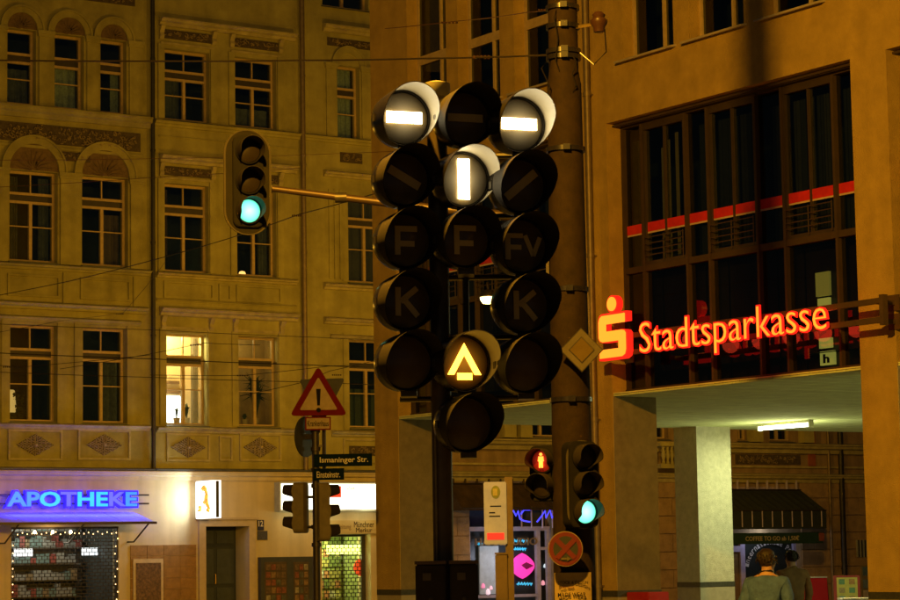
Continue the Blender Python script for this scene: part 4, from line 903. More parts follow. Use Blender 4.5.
for x0, x1 in ((415.5, 445.5), (450, 478)):
    a, c = loc(x0, 580).x, loc(x1, 580).x; z1_ = loc(445, 562).z
    bo = MB().box(a, c, -.03, .15, z1_-.62, z1_-.012).build('control_box', cabin, t, .008); MB().box(a-.004, c+.004, -.04, .16, z1_-.012, z1_+.006).build('lid', mat('lid_brown', (.12, .07, .03), .3, .3), bo)
    MB().box(a+.04, a+.085, -.034, -.0302, z1_-.1, z1_-.06).build('plate', mat('plate_tan', (.09, .065, .035), .5), bo); MB().lathe([(0, -.04), (.012, -.038), (.012, -.03), (0, -.03)], ((a+c)/2, 0, z1_-.2), 'Y', 10).build('lock', steel, bo)
    MB().box((a+c)/2-.03, (a+c)/2+.03, .151, .16, z1_-.3, z1_-.1).build('clamp', steel, t)
MB().tube([(loc(436, 500).x, .11, .4), (loc(436, 500).x, .11, loc(436, 420).z)], .006, 6).build('conduit', pipel, t)

def traffic_head(parent, pts, yaw, on, board, D, org, R=.10, sym=None, house=None, bm=None):
    """vertical three or two light signal; pts are lens centres in the picture"""
    house = house or mat('housing_matte', (.007, .006, .004), .75, var=.4, spec=.12)
    L = [P(x, y, D)-org for x, y in pts]; c = sum(L, Vector())/len(L)
    h = bpy.data.objects.new('x', None); ht = max(p.z for p in L)+R*1.35-c.z; hb = min(p.z for p in L)-R*1.35-c.z
    def rr(w_, z0, z1, r, n=8):
        o_ = []
        for (sx, sz, a0) in ((1, 1, 0), (-1, 1, 90), (-1, -1, 180), (1, -1, 270)):
            for k in range(n+1):
                a = RAD(a0+90*k/n); o_.append((sx*(w_-r)+r*math.cos(a), (z1-r if sz > 0 else z0+r)+r*math.sin(a)))
        return o_
    bpy.data.objects.remove(h)
    ho = MB().prism(rr(R*1.3, hb, ht, R*.6), .0, .17).build('signal_head', house, parent, .006); ho.location = c; ho.rotation_euler = (0, 0, yaw)
    if board:
        w_, z0, z1 = board; bo = MB().prism(rr(w_, z0, z1, w_*.98), .03, .038).build('backboard', bm or black, ho)
        eo = rr(w_, z0, z1, w_*.98); n_ = len(eo); e2 = [(x*(1-.018/w_), zc_-(zc_-(z0+z1)/2)*.02) for x, zc_ in eo]; q = MB()
        for i in range(n_): j = (i+1) % n_; q.prism([eo[i], eo[j], e2[j], e2[i]], .026, .0295)
        q.build('backboard_edge', mat('edge_pale', (.05, .042, .026), .9, spec=.1), bo)
    for i, p in enumerate(L):
        k = p-c; lz = (c+Vector((0, 0, 0))).z; col, s = on.get(i, (None, 0))
        lo = lens_mb(R*.97).build('lens', mat('lens_smoked', (.014, .010, .006), .3, var=.2, spec=.25) if not col else lit_lens('lens_%s_%d' % (parent.name[:6], i), col, s, R*1.15, 1.5), ho); lo.location = (0, -.012, k.z)
        MB().lathe([(R*1.12, .01), (R*1.12, -.012), (R*1.0, -.016), (R*.99, .01)], (0, 0, 0), 'Y', 28).build('lens_rim', house, lo)
        vo = visor_mb(R*1.08, R*1.55, 100, 140, .05).build('visor', blackin, lo)
        if col: light('lamp_%d' % i, 'POINT', .09 if s > 1 else .12, (.02, 1, .45) if s > 1 else col, (0, -.07, 0), lo, .03)
        if sym and sym.get(i): sym[i](lo)
    return ho

# ---------------------------------------------------------------- the big tram pole and what it carries
DP = 20.0
pb = P(575, 590, DP); pb.z = 0
t = thing('catenary_pole', 'tall thick brown steel tram pole in front of the bank', 'pole', pb)
zt1 = (P(573, 85, DP)-pb).z
MB().lathe([(.24, 0), (.24, .05), (.185, .08), (.178, 1.2), (.172, 2.2), (.15, zt1-.3), (.148, zt1), (.128, zt1+.12), (.11, 13.9), (.12, 13.95), (0, 14)], (0, 0, 0), 'Z', 28).build('shaft', polem, t)
for y, r in ((8, .135), (27, .135), (52, .14), (58, .14), (150, .16), (290, .16), (400, .17)):
    z = (P(573, y, DP)-pb).z; MB().lathe([(r-.02, -.02), (r+.012, -.02), (r+.012, .02), (r-.02, .02)], (0, 0, z), 'Z', 24).box(-.03, .03, -r-.04, -r, z-.025, z+.025).build('clamp', black, t)
for s, y0, y1 in ((-1, 60, 120), (-.4, 10, 75), (.5, 55, 100)):
    z0_, z1_ = (P(573, y1, DP)-pb).z, (P(573, y0, DP)-pb).z
    MB().tube([(s*.13, -.1, z1_), (s*.2, -.16, z1_-.1), (s*.13, -.15, (z0_+z1_)/2), (s*.19, -.15, z0_+.1), (s*.1, -.12, z0_)], .006, 5).build('loose_cable', black, t)
lp = P(598, 26, DP)-pb                        # small insulator bracket
MB().tube([(.1, -.05, lp.z-.02), (lp.x, -.1, lp.z)], .016, 6).build('insulator_arm', mat('brass', (.5, .35, .1), .3, .9), t)
ins = MB().lathe([(0, -.08), (.045, -.075), (.055, -.03), (.075, .0), (.075, .03), (.05, .05), (.06, .075), (.035, .1), (0, .1)], (lp.x, -.1, lp.z), 'Z', 14).build('insulator', mat('porcelain_brown', (.035, .015, .007), .35, spec=.3), t)
MB().tube([(lp.x+.05, -.1, lp.z-.05), (lp.x+.06, -.1, lp.z-.25), (lp.x-.05, -.1, lp.z-.36), (.14, -.08, lp.z-.25)], .007, 5).build('loose_cable', black, t)
a, c = P(583, 240, DP)-pb, P(583, 310, DP)-pb
MB().box(-.19, -.165, -.05, .02, (P(573, 305, DP)-pb).z, (P(573, 238, DP)-pb).z).build('mounting_rail', steel, t)
# priority road diamond
def sign_thing(name, label, px_, D, rotz=0): q = P(px_[0], px_[1], D); return thing(name, label, 'sign', q, rotz)
t = sign_thing('priority_sign', 'yellow and white diamond priority road sign on the brown pole', (581.5, 350), DP-.25, RAD(10))
k = 22.5/(FPX/(DP-.25))
dia = lambda r: [(0, r), (r, 0), (0, -r), (-r, 0)]
MB().prism(dia(k), 0, .006).build('plate', mat('sign_black', (.02, .018, .015), .4), t); MB().prism(dia(k*.95), -.003, -.0002).build('white_border', mat('sign_white', (.075, .062, .036), .8, spec=.15), t)
MB().prism(dia(k*.60), -.0062, -.0032).build('black_line', mat('sign_black', (.02, .018, .015), .4), t); MB().prism(dia(k*.55), -.0095, -.0064).build('yellow_field', mat('sign_yellow_paint', (.075, .05, .01), .8, spec=.15), t)
MB().box(-.05, .05, .007, .12, -.03, .03).build('bracket', steel, t)
# vehicle signal, pedestrian signal
GREEN = (.17, 1, .42)
t = thing('traffic_light', 'traffic light on the brown pole showing green above no stopping sign', 'traffic light', P(585, 590, DP-.35)*Vector((1, 1, 0)) if False else Vector((P(585, 590, DP-.35).x, DP-.35, 0)), 0, 'vehicle signals')
o_ = Vector(t.location)
traffic_head(t, [(584, 457), (584, 484.5), (584.5, 512)], RAD(22), {2: (GREEN, 7)}, (.148, -.37, .37), DP-.35, o_, .098)
for y in (447, 524): z = (P(585, y, DP)).z; MB().box(-.1, .06, .17, .3, z-.02, z+.02).build('bracket', steel, t)
def man(lo):
    q = MB(); q.lathe([(0, -.004), (.014, -.004), (.014, 0), (0, 0)], (0, -.03, .055), 'Y', 10); q.prism([(-.022, .037), (.022, .037), (.027, -.005), (.018, -.005), (.018, -.06), (.003, -.06), (0, -.02), (-.003, -.06), (-.018, -.06), (-.018, -.005), (-.027, -.005)], -.034, -.03)
    q.build('walking_figure', glow('figure_red', (1, .16, .02), 5), lo)
t = thing('pedestrian_light', 'pedestrian light on the brown pole showing a red standing figure', 'pedestrian light', (P(543, 590, DP).x, DP, 0))
o_ = Vector(t.location)
traffic_head(t, [(543, 461), (543, 486)], RAD(-24), {0: ((1, .05, .015), .55)}, None, DP, o_, .096, {0: man})
z = P(543, 473, DP).z; MB().tube([(.02, .12, z-.05), (pb.x-o_.x-.1, .12, z-.05)], .02, 6).tube([(.02, .12, z+.1), (pb.x-o_.x-.1, .12, z+.1)], .02, 6).build('bracket', steel, t)
# no stopping sign and poster
t = sign_thing('no_stopping_sign', 'round no stopping sign with red cross on dark blue field', (565.5, 549), DP-.4, RAD(8))
k = 17.5/(FPX/(DP-.4)); rs = mat('sign_red_paint', (.08, .008, .005), .45, var=.2)
MB().lathe([(0, -.001), (k, -.001), (k, .006), (0, .006)], (0, 0, 0), 'Y', 36).build('plate', mat('sign_rim', (.15, .11, .07), .4), t); MB().lathe([(0, -.004), (k*.95, -.004), (k*.95, -.0012), (0, -.0012)], (0, 0, 0), 'Y', 36).build('red_ring', rs, t)
MB().lathe([(0, -.007), (k*.72, -.007), (k*.72, -.0042), (0, -.0042)], (0, 0, 0), 'Y', 36).build('blue_field', mat('sign_blue', (.022, .024, .022), .4), t)
q = MB()
for s in (1, -1):
    for (p_, w_) in (((k*.52, s*k*.52), .14),):
        d = Vector(p_).normalized(); nx, nz = -d.y*k*w_, d.x*k*w_; q.prism([(p_[0]+nx, p_[1]+nz), (p_[0]-nx, p_[1]-nz), (-p_[0]-nx, -p_[1]-nz), (-p_[0]+nx, -p_[1]+nz)], -.010-.0015*(s+1), -.0073)
q.build('red_cross', rs, t)
MB().prism([(-k*.28, -k*.5), (k*.06, -k*.5), (k*.06, -k*.42), (k*.3, -k*.56), (k*.06, -k*.7), (k*.06, -k*.62), (-k*.28, -k*.62)], -.0160, -.0135).build('white_arrow', mat('sign_white', (.075, .062, .036), .8, spec=.15), t)
MB().box(-.05, .05, .007, .2, -.03, .03).build('bracket', steel, t)
t = sign_thing('poster', 'yellowed paper poster wrapped round the pole under no stopping sign', (575, 592), DP-.24)
q0 = P(554.5, 573, DP-.24)-t.location; q1 = P(593, 640, DP-.24)-t.location; n = 10; b = MB()
W_ = (q1.x-q0.x); rad_ = .2
def bend(f): a = (f-.5)*1.5; return rad_*math.sin(a)*W_/(2*rad_*math.sin(.75)), rad_*(1-math.cos(a))-.0
for i in range(n):
    (x0, y0), (x1, y1) = bend(i/n), bend((i+1)/n); cx_ = (q0.x+q1.x)/2
    b.quad((cx_+x0, y0, q1.z), (cx_+x1, y1, q1.z), (cx_+x1, y1, q0.z), (cx_+x0, y0, q0.z))
b.sm = True; b.build('sheet', mat('paper', (.24, .17, .06), .8, var=.25, scale=12), t)
for txt, xa, xb, ya_, yb_ in (('STOCK & DESIGN', 558, 588, 581, 584.5), ('MADE WEAR', 558, 586, 592.5, 597.5), ('TO GO', 560, 574, 586.5, 589)):
    a, c = P(xa, yb_, DP-.26)-t.location, P(xb, ya_, DP-.26)-t.location; text_mb(txt, a.x, c.x, a.z, c.z, -.012, .004, .01).build('lettering', mat('ink', (.012, .010, .008), .9, spec=.1) if txt != 'TO GO' else rs, t)

# ---------------------------------------------------------------- suspended signal on its arm
t = thing('traffic_light', 'traffic light with pale oval backboard hung on a long arm, showing green', 'traffic light', (pb.x, DP, 0), 0, 'vehicle signals')
traffic_head(t, [(248.5, 151), (248.3, 181.5), (248.5, 211)], RAD(20), {2: ((.15, 1, .58), 7)}, (.212, -.465, .455), DP, Vector(t.location), .103, bm=mat('board_grey', (.016, .014, .008), .9, var=.2, spec=.08))
a, c, d = P(258, 183.5, DP)-Vector(t.location), P(415, 204.5, DP)-Vector(t.location), P(565, 222, DP)-Vector(t.location)
MB().tube([(a.x, .2, a.z), (c.x, .12, c.z), (d.x, 0, d.z)], .026, 10, .05).build('arm', mat('arm_steel', (.06, .036, .016), .45, .4), t)
for x in (265, 340): q = P(x, 185+(x-265)*.13, DP)-Vector(t.location); MB().lathe([(.03, -.05), (.045, -.05), (.045, .05), (.03, .05)], (q.x, .16, q.z), 'X', 12).build('arm_clamp', steel, t)

# ---------------------------------------------------------------- sign post in the middle distance
DS = 36.0
sb = P(317, 600, DS); sb.z = 0
t = thing('signal_post', 'slim post carrying street names, warning sign and two signals', 'post', sb)
MB().tube([(0, 0, 0), (0, 0, (P(316, 385, DS)).z)], .055, 12).build('post', steel, t)
MB().tube([(.13, 0, P(322, 470, DS).z), (.13, 0, P(323, 425, DS).z)], .03, 8).box(0, .13, -.02, .02, P(320, 446, DS).z-.02, P(320, 446, DS).z+.02).build('side_tube', steel, t)
for y in (431, 449, 470, 486, 527, 545): z = P(316, y, DS).z; MB().lathe([(.05, -.03), (.075, -.03), (.075, .03), (.05, .03)], (0, 0, z), 'Z', 12).build('clamp', steel, t)
def rel(x, y, D, o): return P(x, y, D)-Vector(o)
def tri(r, dz=0): return [(r*math.cos(RAD(a)), dz+r*math.sin(RAD(a))) for a in (90, 210, 330)]
def rtri(pts, f):
    out = []
    for i, p in enumerate(pts):
        a, c = Vector(pts[i-1]), Vector(pts[(i+1) % 3]); v = Vector(p)
        for s in range(5): u = s/4; p0_ = v+(a-v)*f; p1_ = v+(c-v)*f; out.append(tuple((1-u)**2*p0_+2*u*(1-u)*v+u*u*p1_))
    return out
ts = sign_thing('warning_sign', 'red bordered triangular warning sign with exclamation mark', (318.5, 399), DS-.15, RAD(4))
k = (416-366)/1.5/(FPX/DS)
MB().prism(rtri(tri(k), .1), 0, .01).build('red_border', mat('warn_red', (.13, .008, .006), .9, var=.15, spec=.1), ts); MB().prism(rtri(tri(k*.66), .06), -.006, -.0005).build('white_field', mat('warn_field', (.36, .28, .15), .9, spec=.1), ts)
MB().prism([(-.035, k*.30), (.035, k*.30), (.02, -.10), (-.02, -.10)], -.012, -.0065).lathe([(0, -.012), (.035, -.012), (.035, -.0065), (0, -.0065)], (0, 0, -.17), 'Y', 14).build('exclamation_mark', mat('ink', (.012, .010, .008), .9, spec=.1), ts)
MB().box(-.04, .04, .011, .1, -.1, -.05).build('bracket', steel, ts)
ts = sign_thing('supplementary_plate', 'small white plate with red edge reading Krankenhaus', (318, 423.5), DS-.15, RAD(4))
kx, kz = 12.8/(FPX/DS), 6.6/(FPX/DS)
MB().box(-kx, kx, 0, .01, -kz, kz).build('border', mat('warn_red', (.34, .03, .02)), ts); MB().box(-kx+.02, kx-.02, -.005, -.0005, -kz+.02, kz-.02).build('field', mat('warn_field', (.52, .38, .18)), ts); text_mb('Krankenhaus', -kx+.035, kx-.035, -.045, .045, -.0052, .004, .01).build('lettering', mat('ink', (.012, .01, .008)), ts); MB().box(-.03, .03, .011, .1, -.03, .03).build('bracket', steel, ts)
ts = sign_thing('yield_sign', 'dark back of an upside down triangular sign behind the warning sign', (322, 397), DS+.12, RAD(-12))
kk = 24/(FPX/DS)*1.0; MB().prism(rtri([(-kk, .28), (kk, .28), (0, -.42)], .08), 0, .01).build('sign_back', mat('sign_back_grey', (.05, .052, .045), .5, .3), ts); MB().box(-.04, .04, -.1, -.001, -.05, .0).build('bracket', steel, ts)
ts = sign_thing('round_sign', 'edge of a dark round sign turned sideways on the slim post', (306, 437), DS+.02, RAD(62))
MB().lathe([(0, 0), (.31, 0), (.31, .02), (0, .02)], (0, 0, 0), 'Y', 32).build('plate', mat('sign_back_grey', (.05, .052, .045)), ts); MB().box(-.04, .04, -.12, -.001, -.04, .04).build('bracket', steel, ts)
blue = mat('enamel_blue', (.004, .012, .02), .9, var=.2, spec=.08); ivory = mat('enamel_ivory', (.5, .45, .3), .4)
for txt, x0, x1, y0, y1, lb in (('Ismaninger Str.', 314, 372, 454, 466.3, 'dark blue street name sign reading Ismaninger Str.'), ('Einsteinstr.', 313.5, 344, 468.5, 480, 'short blue street name sign below Ismaninger Str. sign')):
    c_ = ((x0+x1)/2, (y0+y1)/2); ts = sign_thing('street_name_sign', lb, c_, DS-.1, 0); wx, wz = (x1-x0)/2/(FPX/DS), (y1-y0)/2/(FPX/DS)
    MB().box(-wx, wx, 0, .02, -wz, wz).build('plate', blue, ts); text_mb(txt, -wx+(.09 if 'Ism' in txt else .05), wx-.06, -wz+.035, wz-.045, -.0003, .006, .012).build('lettering', ivory, ts); MB().box(-wx+.05, -wx+.15, .02, .06, -.02, .02).build('bracket', steel, ts)
# two signals on the post, seen from the side and from behind
for px_l, yw, lb in (([(295, 492), (295.5, 508), (296, 524)], RAD(-105), 'traffic light on the slim post turned left, seen from its side'), ([(327, 492), (327, 512), (327.5, 532)], RAD(112), 'traffic light on the slim post turned right, seen from its side')):
    ts = thing('traffic_light', lb, 'traffic light', (P(px_l[0][0], 600, DS).x, DS, 0), 0, 'vehicle signals')
    traffic_head(ts, px_l, yw, {0: ((1, .05, .01), .0)} if False else {}, None, DS, Vector(ts.location), .105, house=mat('signal_olive', (.15, .12, .04), .5, var=.3))
    for y in (497, 527): z = P(316, y, DS).z; MB().tube([(0, .06, z), (sb.x-P(px_l[0][0], 600, DS).x, .02, z)], .025, 6).build('bracket', steel, ts)

# ---------------------------------------------------------------- tram stop column
DB = 27.0
bb = P(510.5, 600, DB); bb.z = 0
t = thing('stop_sign_post', 'tram stop post with pale timetable panel and red display', 'stop sign', bb)
MB().box(-.045, .045, -.03, .03, 0, P(510, 477, DB).z).build('post', mat('post_tan', (.15, .10, .045), .5, .2, var=.25), t)
a, c = rel(484.5, 545, DB, bb), rel(506, 482, DB, bb)
po = MB().box(a.x, c.x, -.09, -.05, a.z, c.z).build('panel', mat('panel_lit', (.36, .33, .16), .6, emit=(1, .95, .5), estr=.09), t, .01)
q = rel(495.5, 492.5, DB, bb); e_ = MB().lathe([(0, -.006), (.5, -.006), (.5, 0), (0, 0)], (0, 0, 0), 'Y', 24); e_.v = [(q.x+x*.105, -.0902+y_, q.z+z_*.15) for x, y_, z_ in e_.v]; e_.build('oval_emblem', mat('emblem_green', (.20, .24, .06), .4), po)
q = rel(494.5, 492.5, DB, bb); MB().prism([(q.x-.02, q.z-.04), (q.x+.03, q.z-.04), (q.x+.03, q.z+.04), (q.x-.02, q.z+.04)], -.1, -.0964).build('emblem_mark', mat('emblem_mark', (.5, .45, .18), .5), po)
a2, c2 = rel(487, 540, DB, bb), rel(504, 533, DB, bb); MB().box(a2.x, c2.x, -.1, -.0902, a2.z, c2.z).build('display', glow('led_red', (1, .03, .03), .55), po)
for x0, x1, y in ((490, 501, 506.5), (489, 495, 513), (489, 500, 516.5)): a3, c3 = rel(x0, y+.7, DB, bb), rel(x1, y-.7, DB, bb); MB().box(a3.x, c3.x, -.094, -.0902, a3.z, c3.z).build('print_line', mat('ink', (.012, .010, .008), .9, spec=.1), po)
for y in (490, 538): z = P(510, y, DB).z; MB().box(c.x-.02, -.046, -.06, -.02, z-.02, z+.02).build('bracket', steel, t)
t = thing('litter_bin', 'narrow tan box fixed beside the tram stop post', 'bin', (P(502.5, 600, DB).x, DB-.05, 0))
z = P(502, 554.5, DB).z; MB().box(-.075, .06, -.06, .06, .2, z).build('body', mat('post_tan', (.15, .10, .045)), t, .01); MB().box(-.08, .065, -.065, .065, z, z+.02).build('lid', mat('post_tan', (.15, .10, .045)), t); MB().box(-.03, .03, -.03, .03, .0, .2).build('foot', steel, t)

# ---------------------------------------------------------------- boards in the arcade
t = thing('pavement_board', 'red pavement board with pale script standing in the arcade', 'board', (P(815, 590, 46).x, 46, .13), RAD(-12))
k = FPX/46; w_ = 24/k/2; zt = P(815, 578, 46).z-.13
for s, nm in ((-1, 'front_panel'), (1, 'rear_panel')):
    b = MB().add([(-w_-.05, s*.28, 0), (w_+.05, s*.28, 0), (w_, s*.02, zt), (-w_, s*.02, zt), (-w_-.05, s*.28+.02, 0), (w_+.05, s*.28+.02, 0), (w_, s*.02+.02, zt), (-w_, s*.02+.02, zt)], [(0,1,2,3),(7,6,5,4),(0,4,5,1),(1,5,6,2),(2,6,7,3),(3,7,4,0)]).build(nm, mat('board_red', (.34, .012, .014), .9, var=.12, spec=.1), t)
MB().box(-w_-.01, w_+.01, -.035, .05, zt, zt+.025).build('top_rail', mat('rail_pale', (.4, .35, .3), .4), t)
text_mb('Aushilfe', -w_*.45, w_*.9, zt-.45, zt-.36, -.09, .02).build('lettering', mat('letter_pale', (.42, .38, .28)), t)
t = thing('menu_board', 'red framed yellow menu board with small pictures beside red board', 'board', (P(847, 590, 45).x, 45, .13), RAD(-8))
k = FPX/45; w_ = 26/k/2; zt = P(847, 575.5, 45).z-.13
MB().box(-w_, w_, 0, .05, .25, zt).build('frame', mat('frame_red', (.32, .03, .02), .45), t); MB().box(-w_+.06, w_-.05, -.006, -.0005, .3, zt-.04).build('yellow_sheet', mat('sheet_yellow', (.52, .43, .08), .5), t)
for i in range(2):
    for j in range(5): cc = ((.12, .25, .12), (.4, .2, .05), (.2, .3, .25), (.35, .25, .1))[(i+j*3) % 4]; x = -w_+.1+i*.19; z = zt-.17-j*.16; MB().box(x, x+.11, -.011, -.0062, z, z+.1).build('picture', mat('picture_%d' % ((i+j*3) % 4), cc, .5, var=.4, scale=30), t)
for s in (-1, 1): MB().box(s*w_*.8-.02, s*w_*.8+.02, -.1, .2, 0, .26).build('foot', steel, t)
t = thing('white_table', 'small white table beside the right arcade pillar', 'table', (P(859, 600, 40).x, 40, .13))
zt = P(859, 598, 40).z-.13; MB().box(-.32, .3, -.3, .3, zt-.03, zt).build('table_top', mat('table_white', (.8, .78, .7), .4, emit=(1, .98, .9), estr=.0), t, .005)
for sx in (-.28, .26):
    for sy in (-.26, .26): MB().box(sx-.02, sx+.02, sy-.02, sy+.02, 0, zt-.03).build('leg', steel, t)
t = thing('red_fire_point', 'small red cabinet at the foot of the arcade pillar', 'cabinet', BANK.world(.05, -.25, .13), BANK.ang)
zt = P(648, 592.5, 33.5).z-.13; MB().box(.05, .55, .42, .8, 0, zt).build('body', mat('cab_red', (.4, .02, .015), .4), t, .01); MB().box(.52, .555, .5, .56, zt*.4, zt*.6).build('handle', steel, t)

# ---------------------------------------------------------------- people
def skin_mesh(name, nodes, edges, m, parent, sub=2):
    me = bpy.data.meshes.new(name); me.from_pydata([n_[0] for n_ in nodes], edges, []); o = bpy.data.objects.new(name, me); C.objects.link(o); o.parent = parent
    md = o.modifiers.new('skin', 'SKIN'); md.use_smooth_shade = True; sv = me.skin_vertices[0].data
    for i, n_ in enumerate(nodes): sv[i].radius = n_[1] if isinstance(n_[1], tuple) else (n_[1], n_[1]); sv[i].use_root = i == 0
    s = o.modifiers.new('subsurf', 'SUBSURF'); s.levels = sub; s.render_levels = sub
    me.materials.append(m); return o
def person(label, loc_, rotz, H, jacket, trousers, hair, stride=.18, bend=.06):
    s = H/1.75; t = thing('person', label, 'person', loc_, rotz); V = lambda x, y, z: (x*s, y*s, z*s)
    skin = mat('skin', (.42, .24, .14), .55, var=.1)
    N = [(V(0, 0, .95), .13*s), (V(0, -bend*.3, 1.15), (.14*s, .10*s)), (V(0, -bend*.6, 1.38), (.16*s, .10*s)), (V(0, -bend, 1.49), .065*s), (V(0, -bend-.02, 1.57), (.07*s, .085*s)), (V(0, -bend-.03, 1.66), (.078*s, .095*s)), (V(0, -bend-.02, 1.735), (.05*s, .065*s))]
    E_ = [(i, i+1) for i in range(6)]
    def chain(root, pts):
        p_ = root
        for pt_, r in pts: N.append((V(*pt_), r*s)); E_.append((p_, len(N)-1)); p_ = len(N)-1
        return p_
    for sx in (-1, 1):
        st = stride*sx
        w__ = chain(2, [((sx*.19, -bend*.6, 1.40), .065), ((sx*.25, .02+st*.3, 1.12), .048), ((sx*.25, -.08-st*.4, .88), .034), ((sx*.25, -.10-st*.4, .82), .036)])
        b0 = N[w__][0]
        for f in range(4): chain(w__, [((b0[0]/s+sx*.0+(f-1.5)*.004, b0[1]/s+(f-1.5)*.022, b0[2]/s-.06), .010), ((b0[0]/s-sx*.012, b0[1]/s+(f-1.5)*.02, b0[2]/s-.10-(.01 if f in (1, 2) else 0)), .008)])
        chain(w__, [((b0[0]/s-sx*.01, b0[1]/s-.045, b0[2]/s-.02), .011), ((b0[0]/s-sx*.02, b0[1]/s-.055, b0[2]/s-.06), .009)])
        chain(0, [((sx*.09, 0, .86), .095), ((sx*.10, -st*.5-.02, .50), .062), ((sx*.10, -st+.03, .12), .042), ((sx*.10, -st+.02, .05), .045), ((sx*.11, -st-.13, .035), .035)])
    chain(5, [((0, -bend-.125, 1.635), .014)])
    for sx in (-1, 1): chain(5, [((sx*.088, -bend-.02, 1.65), .016)])
    skin_mesh('body', N, E_, skin, t)
    J = [(V(0, 0, .88), (.19*s, .14*s)), (V(0, -bend*.3, 1.12), (.185*s, .135*s)), (V(0, -bend*.6, 1.37), (.19*s, .13*s)), (V(0, -bend*.9, 1.47), .085*s), (V(0, -bend, 1.525), (.078*s, .085*s))]; EJ = [(0, 1), (1, 2), (2, 3), (3, 4)]
    for sx in (-1, 1):
        k0 = len(J); st = stride*sx
        J += [(V(sx*.205, -bend*.6, 1.39), .088*s), (V(sx*.26, .02+st*.3, 1.12), .07*s), (V(sx*.255, -.07-st*.38, .90), .055*s)]; EJ += [(2, k0), (k0, k0+1), (k0+1, k0+2)]
    jo = skin_mesh('jacket', J, EJ, jacket, t); tx = bpy.data.textures.new('folds', 'CLOUDS'); tx.noise_scale = .09; dm_ = jo.modifiers.new('folds', 'DISPLACE'); dm_.texture = tx; dm_.strength = .035; dm_.texture_coords = 'LOCAL'; jo.modifiers['subsurf'].render_levels = 3
    T = [(V(0, 0, .94), (.16*s, .12*s))]; ET = []
    for sx in (-1, 1):
        k0 = len(T); st = stride*sx
        T += [(V(sx*.09, 0, .82), .11*s), (V(sx*.10, -st*.5-.02, .50), .08*s), (V(sx*.10, -st+.03, .10), .068*s)]; ET += [(0, k0), (k0, k0+1), (k0+1, k0+2)]
    skin_mesh('trousers', T, ET, trousers, t)
    rnd = random.Random(int(H*1000)); b = MB(); c_ = Vector(V(0, -bend-.005, 1.672))
    b.lathe([(0, .105*s), (.045*s, .098*s), (.08*s, .07*s), (.096*s, .02*s), (.094*s, -.03*s), (.075*s, -.075*s), (.03*s, -.09*s)], (c_.x, c_.y+.018*s, c_.z), 'Z', 20)
    for k in range(150):
        a = rnd.uniform(0, 6.28); e = rnd.uniform(-.2, 1.4); r_ = .098*s; n0 = Vector((math.cos(a)*math.cos(e), math.sin(a)*math.cos(e), math.sin(e)))
        p0_ = c_+Vector((0, .018*s, 0))+n0*r_; b.tube([p0_, p0_+n0*.008+Vector((rnd.gauss(0, .01), rnd.gauss(0, .01), -.02)), p0_+n0*.003+Vector((rnd.gauss(0, .012), rnd.gauss(0, .012), -.045))], .006, 4, .002)
    ho = b.build('hair', hair, t)
    for v in ho.data.vertices: v.co.y = c_.y+.018*s+(v.co.y-c_.y-.018*s)*1.08; v.co += Vector((rnd.gauss(0, .003), rnd.gauss(0, .003), rnd.gauss(0, .003)))
    b = MB(); b.prism([(-.08*s, -.10*s), (.08*s, -.10*s), (.07*s, .005*s), (-.07*s, .005*s)], 0, .01)
    for sx in (-1, 1):
        e_ = MB().lathe([(0, -.008), (.012*s, -.004), (.012*s, .004), (0, .008)], (sx*.034*s, (-bend-.118)*s, 1.655*s), 'Y', 10); e_.build('eye', mat('eye', (.5, .5, .5), .2), t)
    MB().box(-.028*s, .028*s, (-bend-.112)*s, (-bend-.098)*s, 1.573*s, 1.583*s).build('mouth', mat('lips', (.3, .1, .08), .5), t)
    for sx in (-1, 1):
        st = stride*sx; MB().box((sx*.105-.05)*s, (sx*.105+.05)*s, (-st-.19)*s, (-st+.08)*s, 0, .075*s).build('shoe', black, t, .02)
    return t
D1, D2 = 25.0, 33.0
person('person in a grey teal jacket walking through the arcade', (P(766, 590, D1).x, D1, 0), RAD(152), 1.66, mat('jacket_teal', (.055, .12, .34), .8, var=.4, scale=14, bump=1, bscale=9), mat('trouser_dark', (.02, .02, .025), .9), mat('hair_brown', (.022, .012, .006), .6, var=.5, scale=40))
person('person in a brown jacket with dark hair standing near the coffee bar', (P(794, 590, D2).x, D2, .13), RAD(195), 1.52, mat('jacket_brown', (.17, .095, .03), .8, var=.3, scale=12), mat('trouser_dark', (.02, .02, .025)), mat('hair_black', (.012, .01, .008), .5, var=.4, scale=40), .05)

# ---------------------------------------------------------------- overhead wires
wm = mat('wire_dark', (.03, .022, .014), .5, .5); wc = mat('wire_copper', (.16, .07, .025), .4, .7)
def wire(label, pts, r, m=None, group=None, ins=()):
    """pts: (x, y, metres) knots; the cable hangs through them"""
    Wp = []
    for (a, c) in zip(pts[:-1], pts[1:]):
        A0, B0 = P(*a), P(*c); n = 10
        for k in range(n):
            f = k/n; q = A0.lerp(B0, f); q.z -= .012*(A0-B0).length*f*(1-f); Wp.append(q)
    Wp.append(P(*pts[-1])); o0 = Wp[0].copy(); t = thing('overhead_wire', label, 'wire', o0, 0, group)
    r *= .78
    MB().tube([q-o0 for q in Wp], r, 6).build('cable', m or wm, t)
    for x, y, D, L in ins:
        c0, c1 = P(x-L, y, D)-o0, P(x+L, y, D)-o0; d = c1-c0; b = MB()
        for k in range(5): b.tube([c0+d*(k/5), c0+d*((k+.35)/5), c0+d*((k+.7)/5)], r*2.1, 8)
        b.build('insulator', mat('porcelain_brown', (.035, .015, .007)), t)
    return t
wire('thick black span wire with insulators tied to the brown pole', [(-80, 58.5, 24), (150, 61, 22.5), (300, 60.2, 22), (420, 58.4, 21), (562, 54.5, 20)], .0115, ins=((482, 57.3, 20.6, 9),))
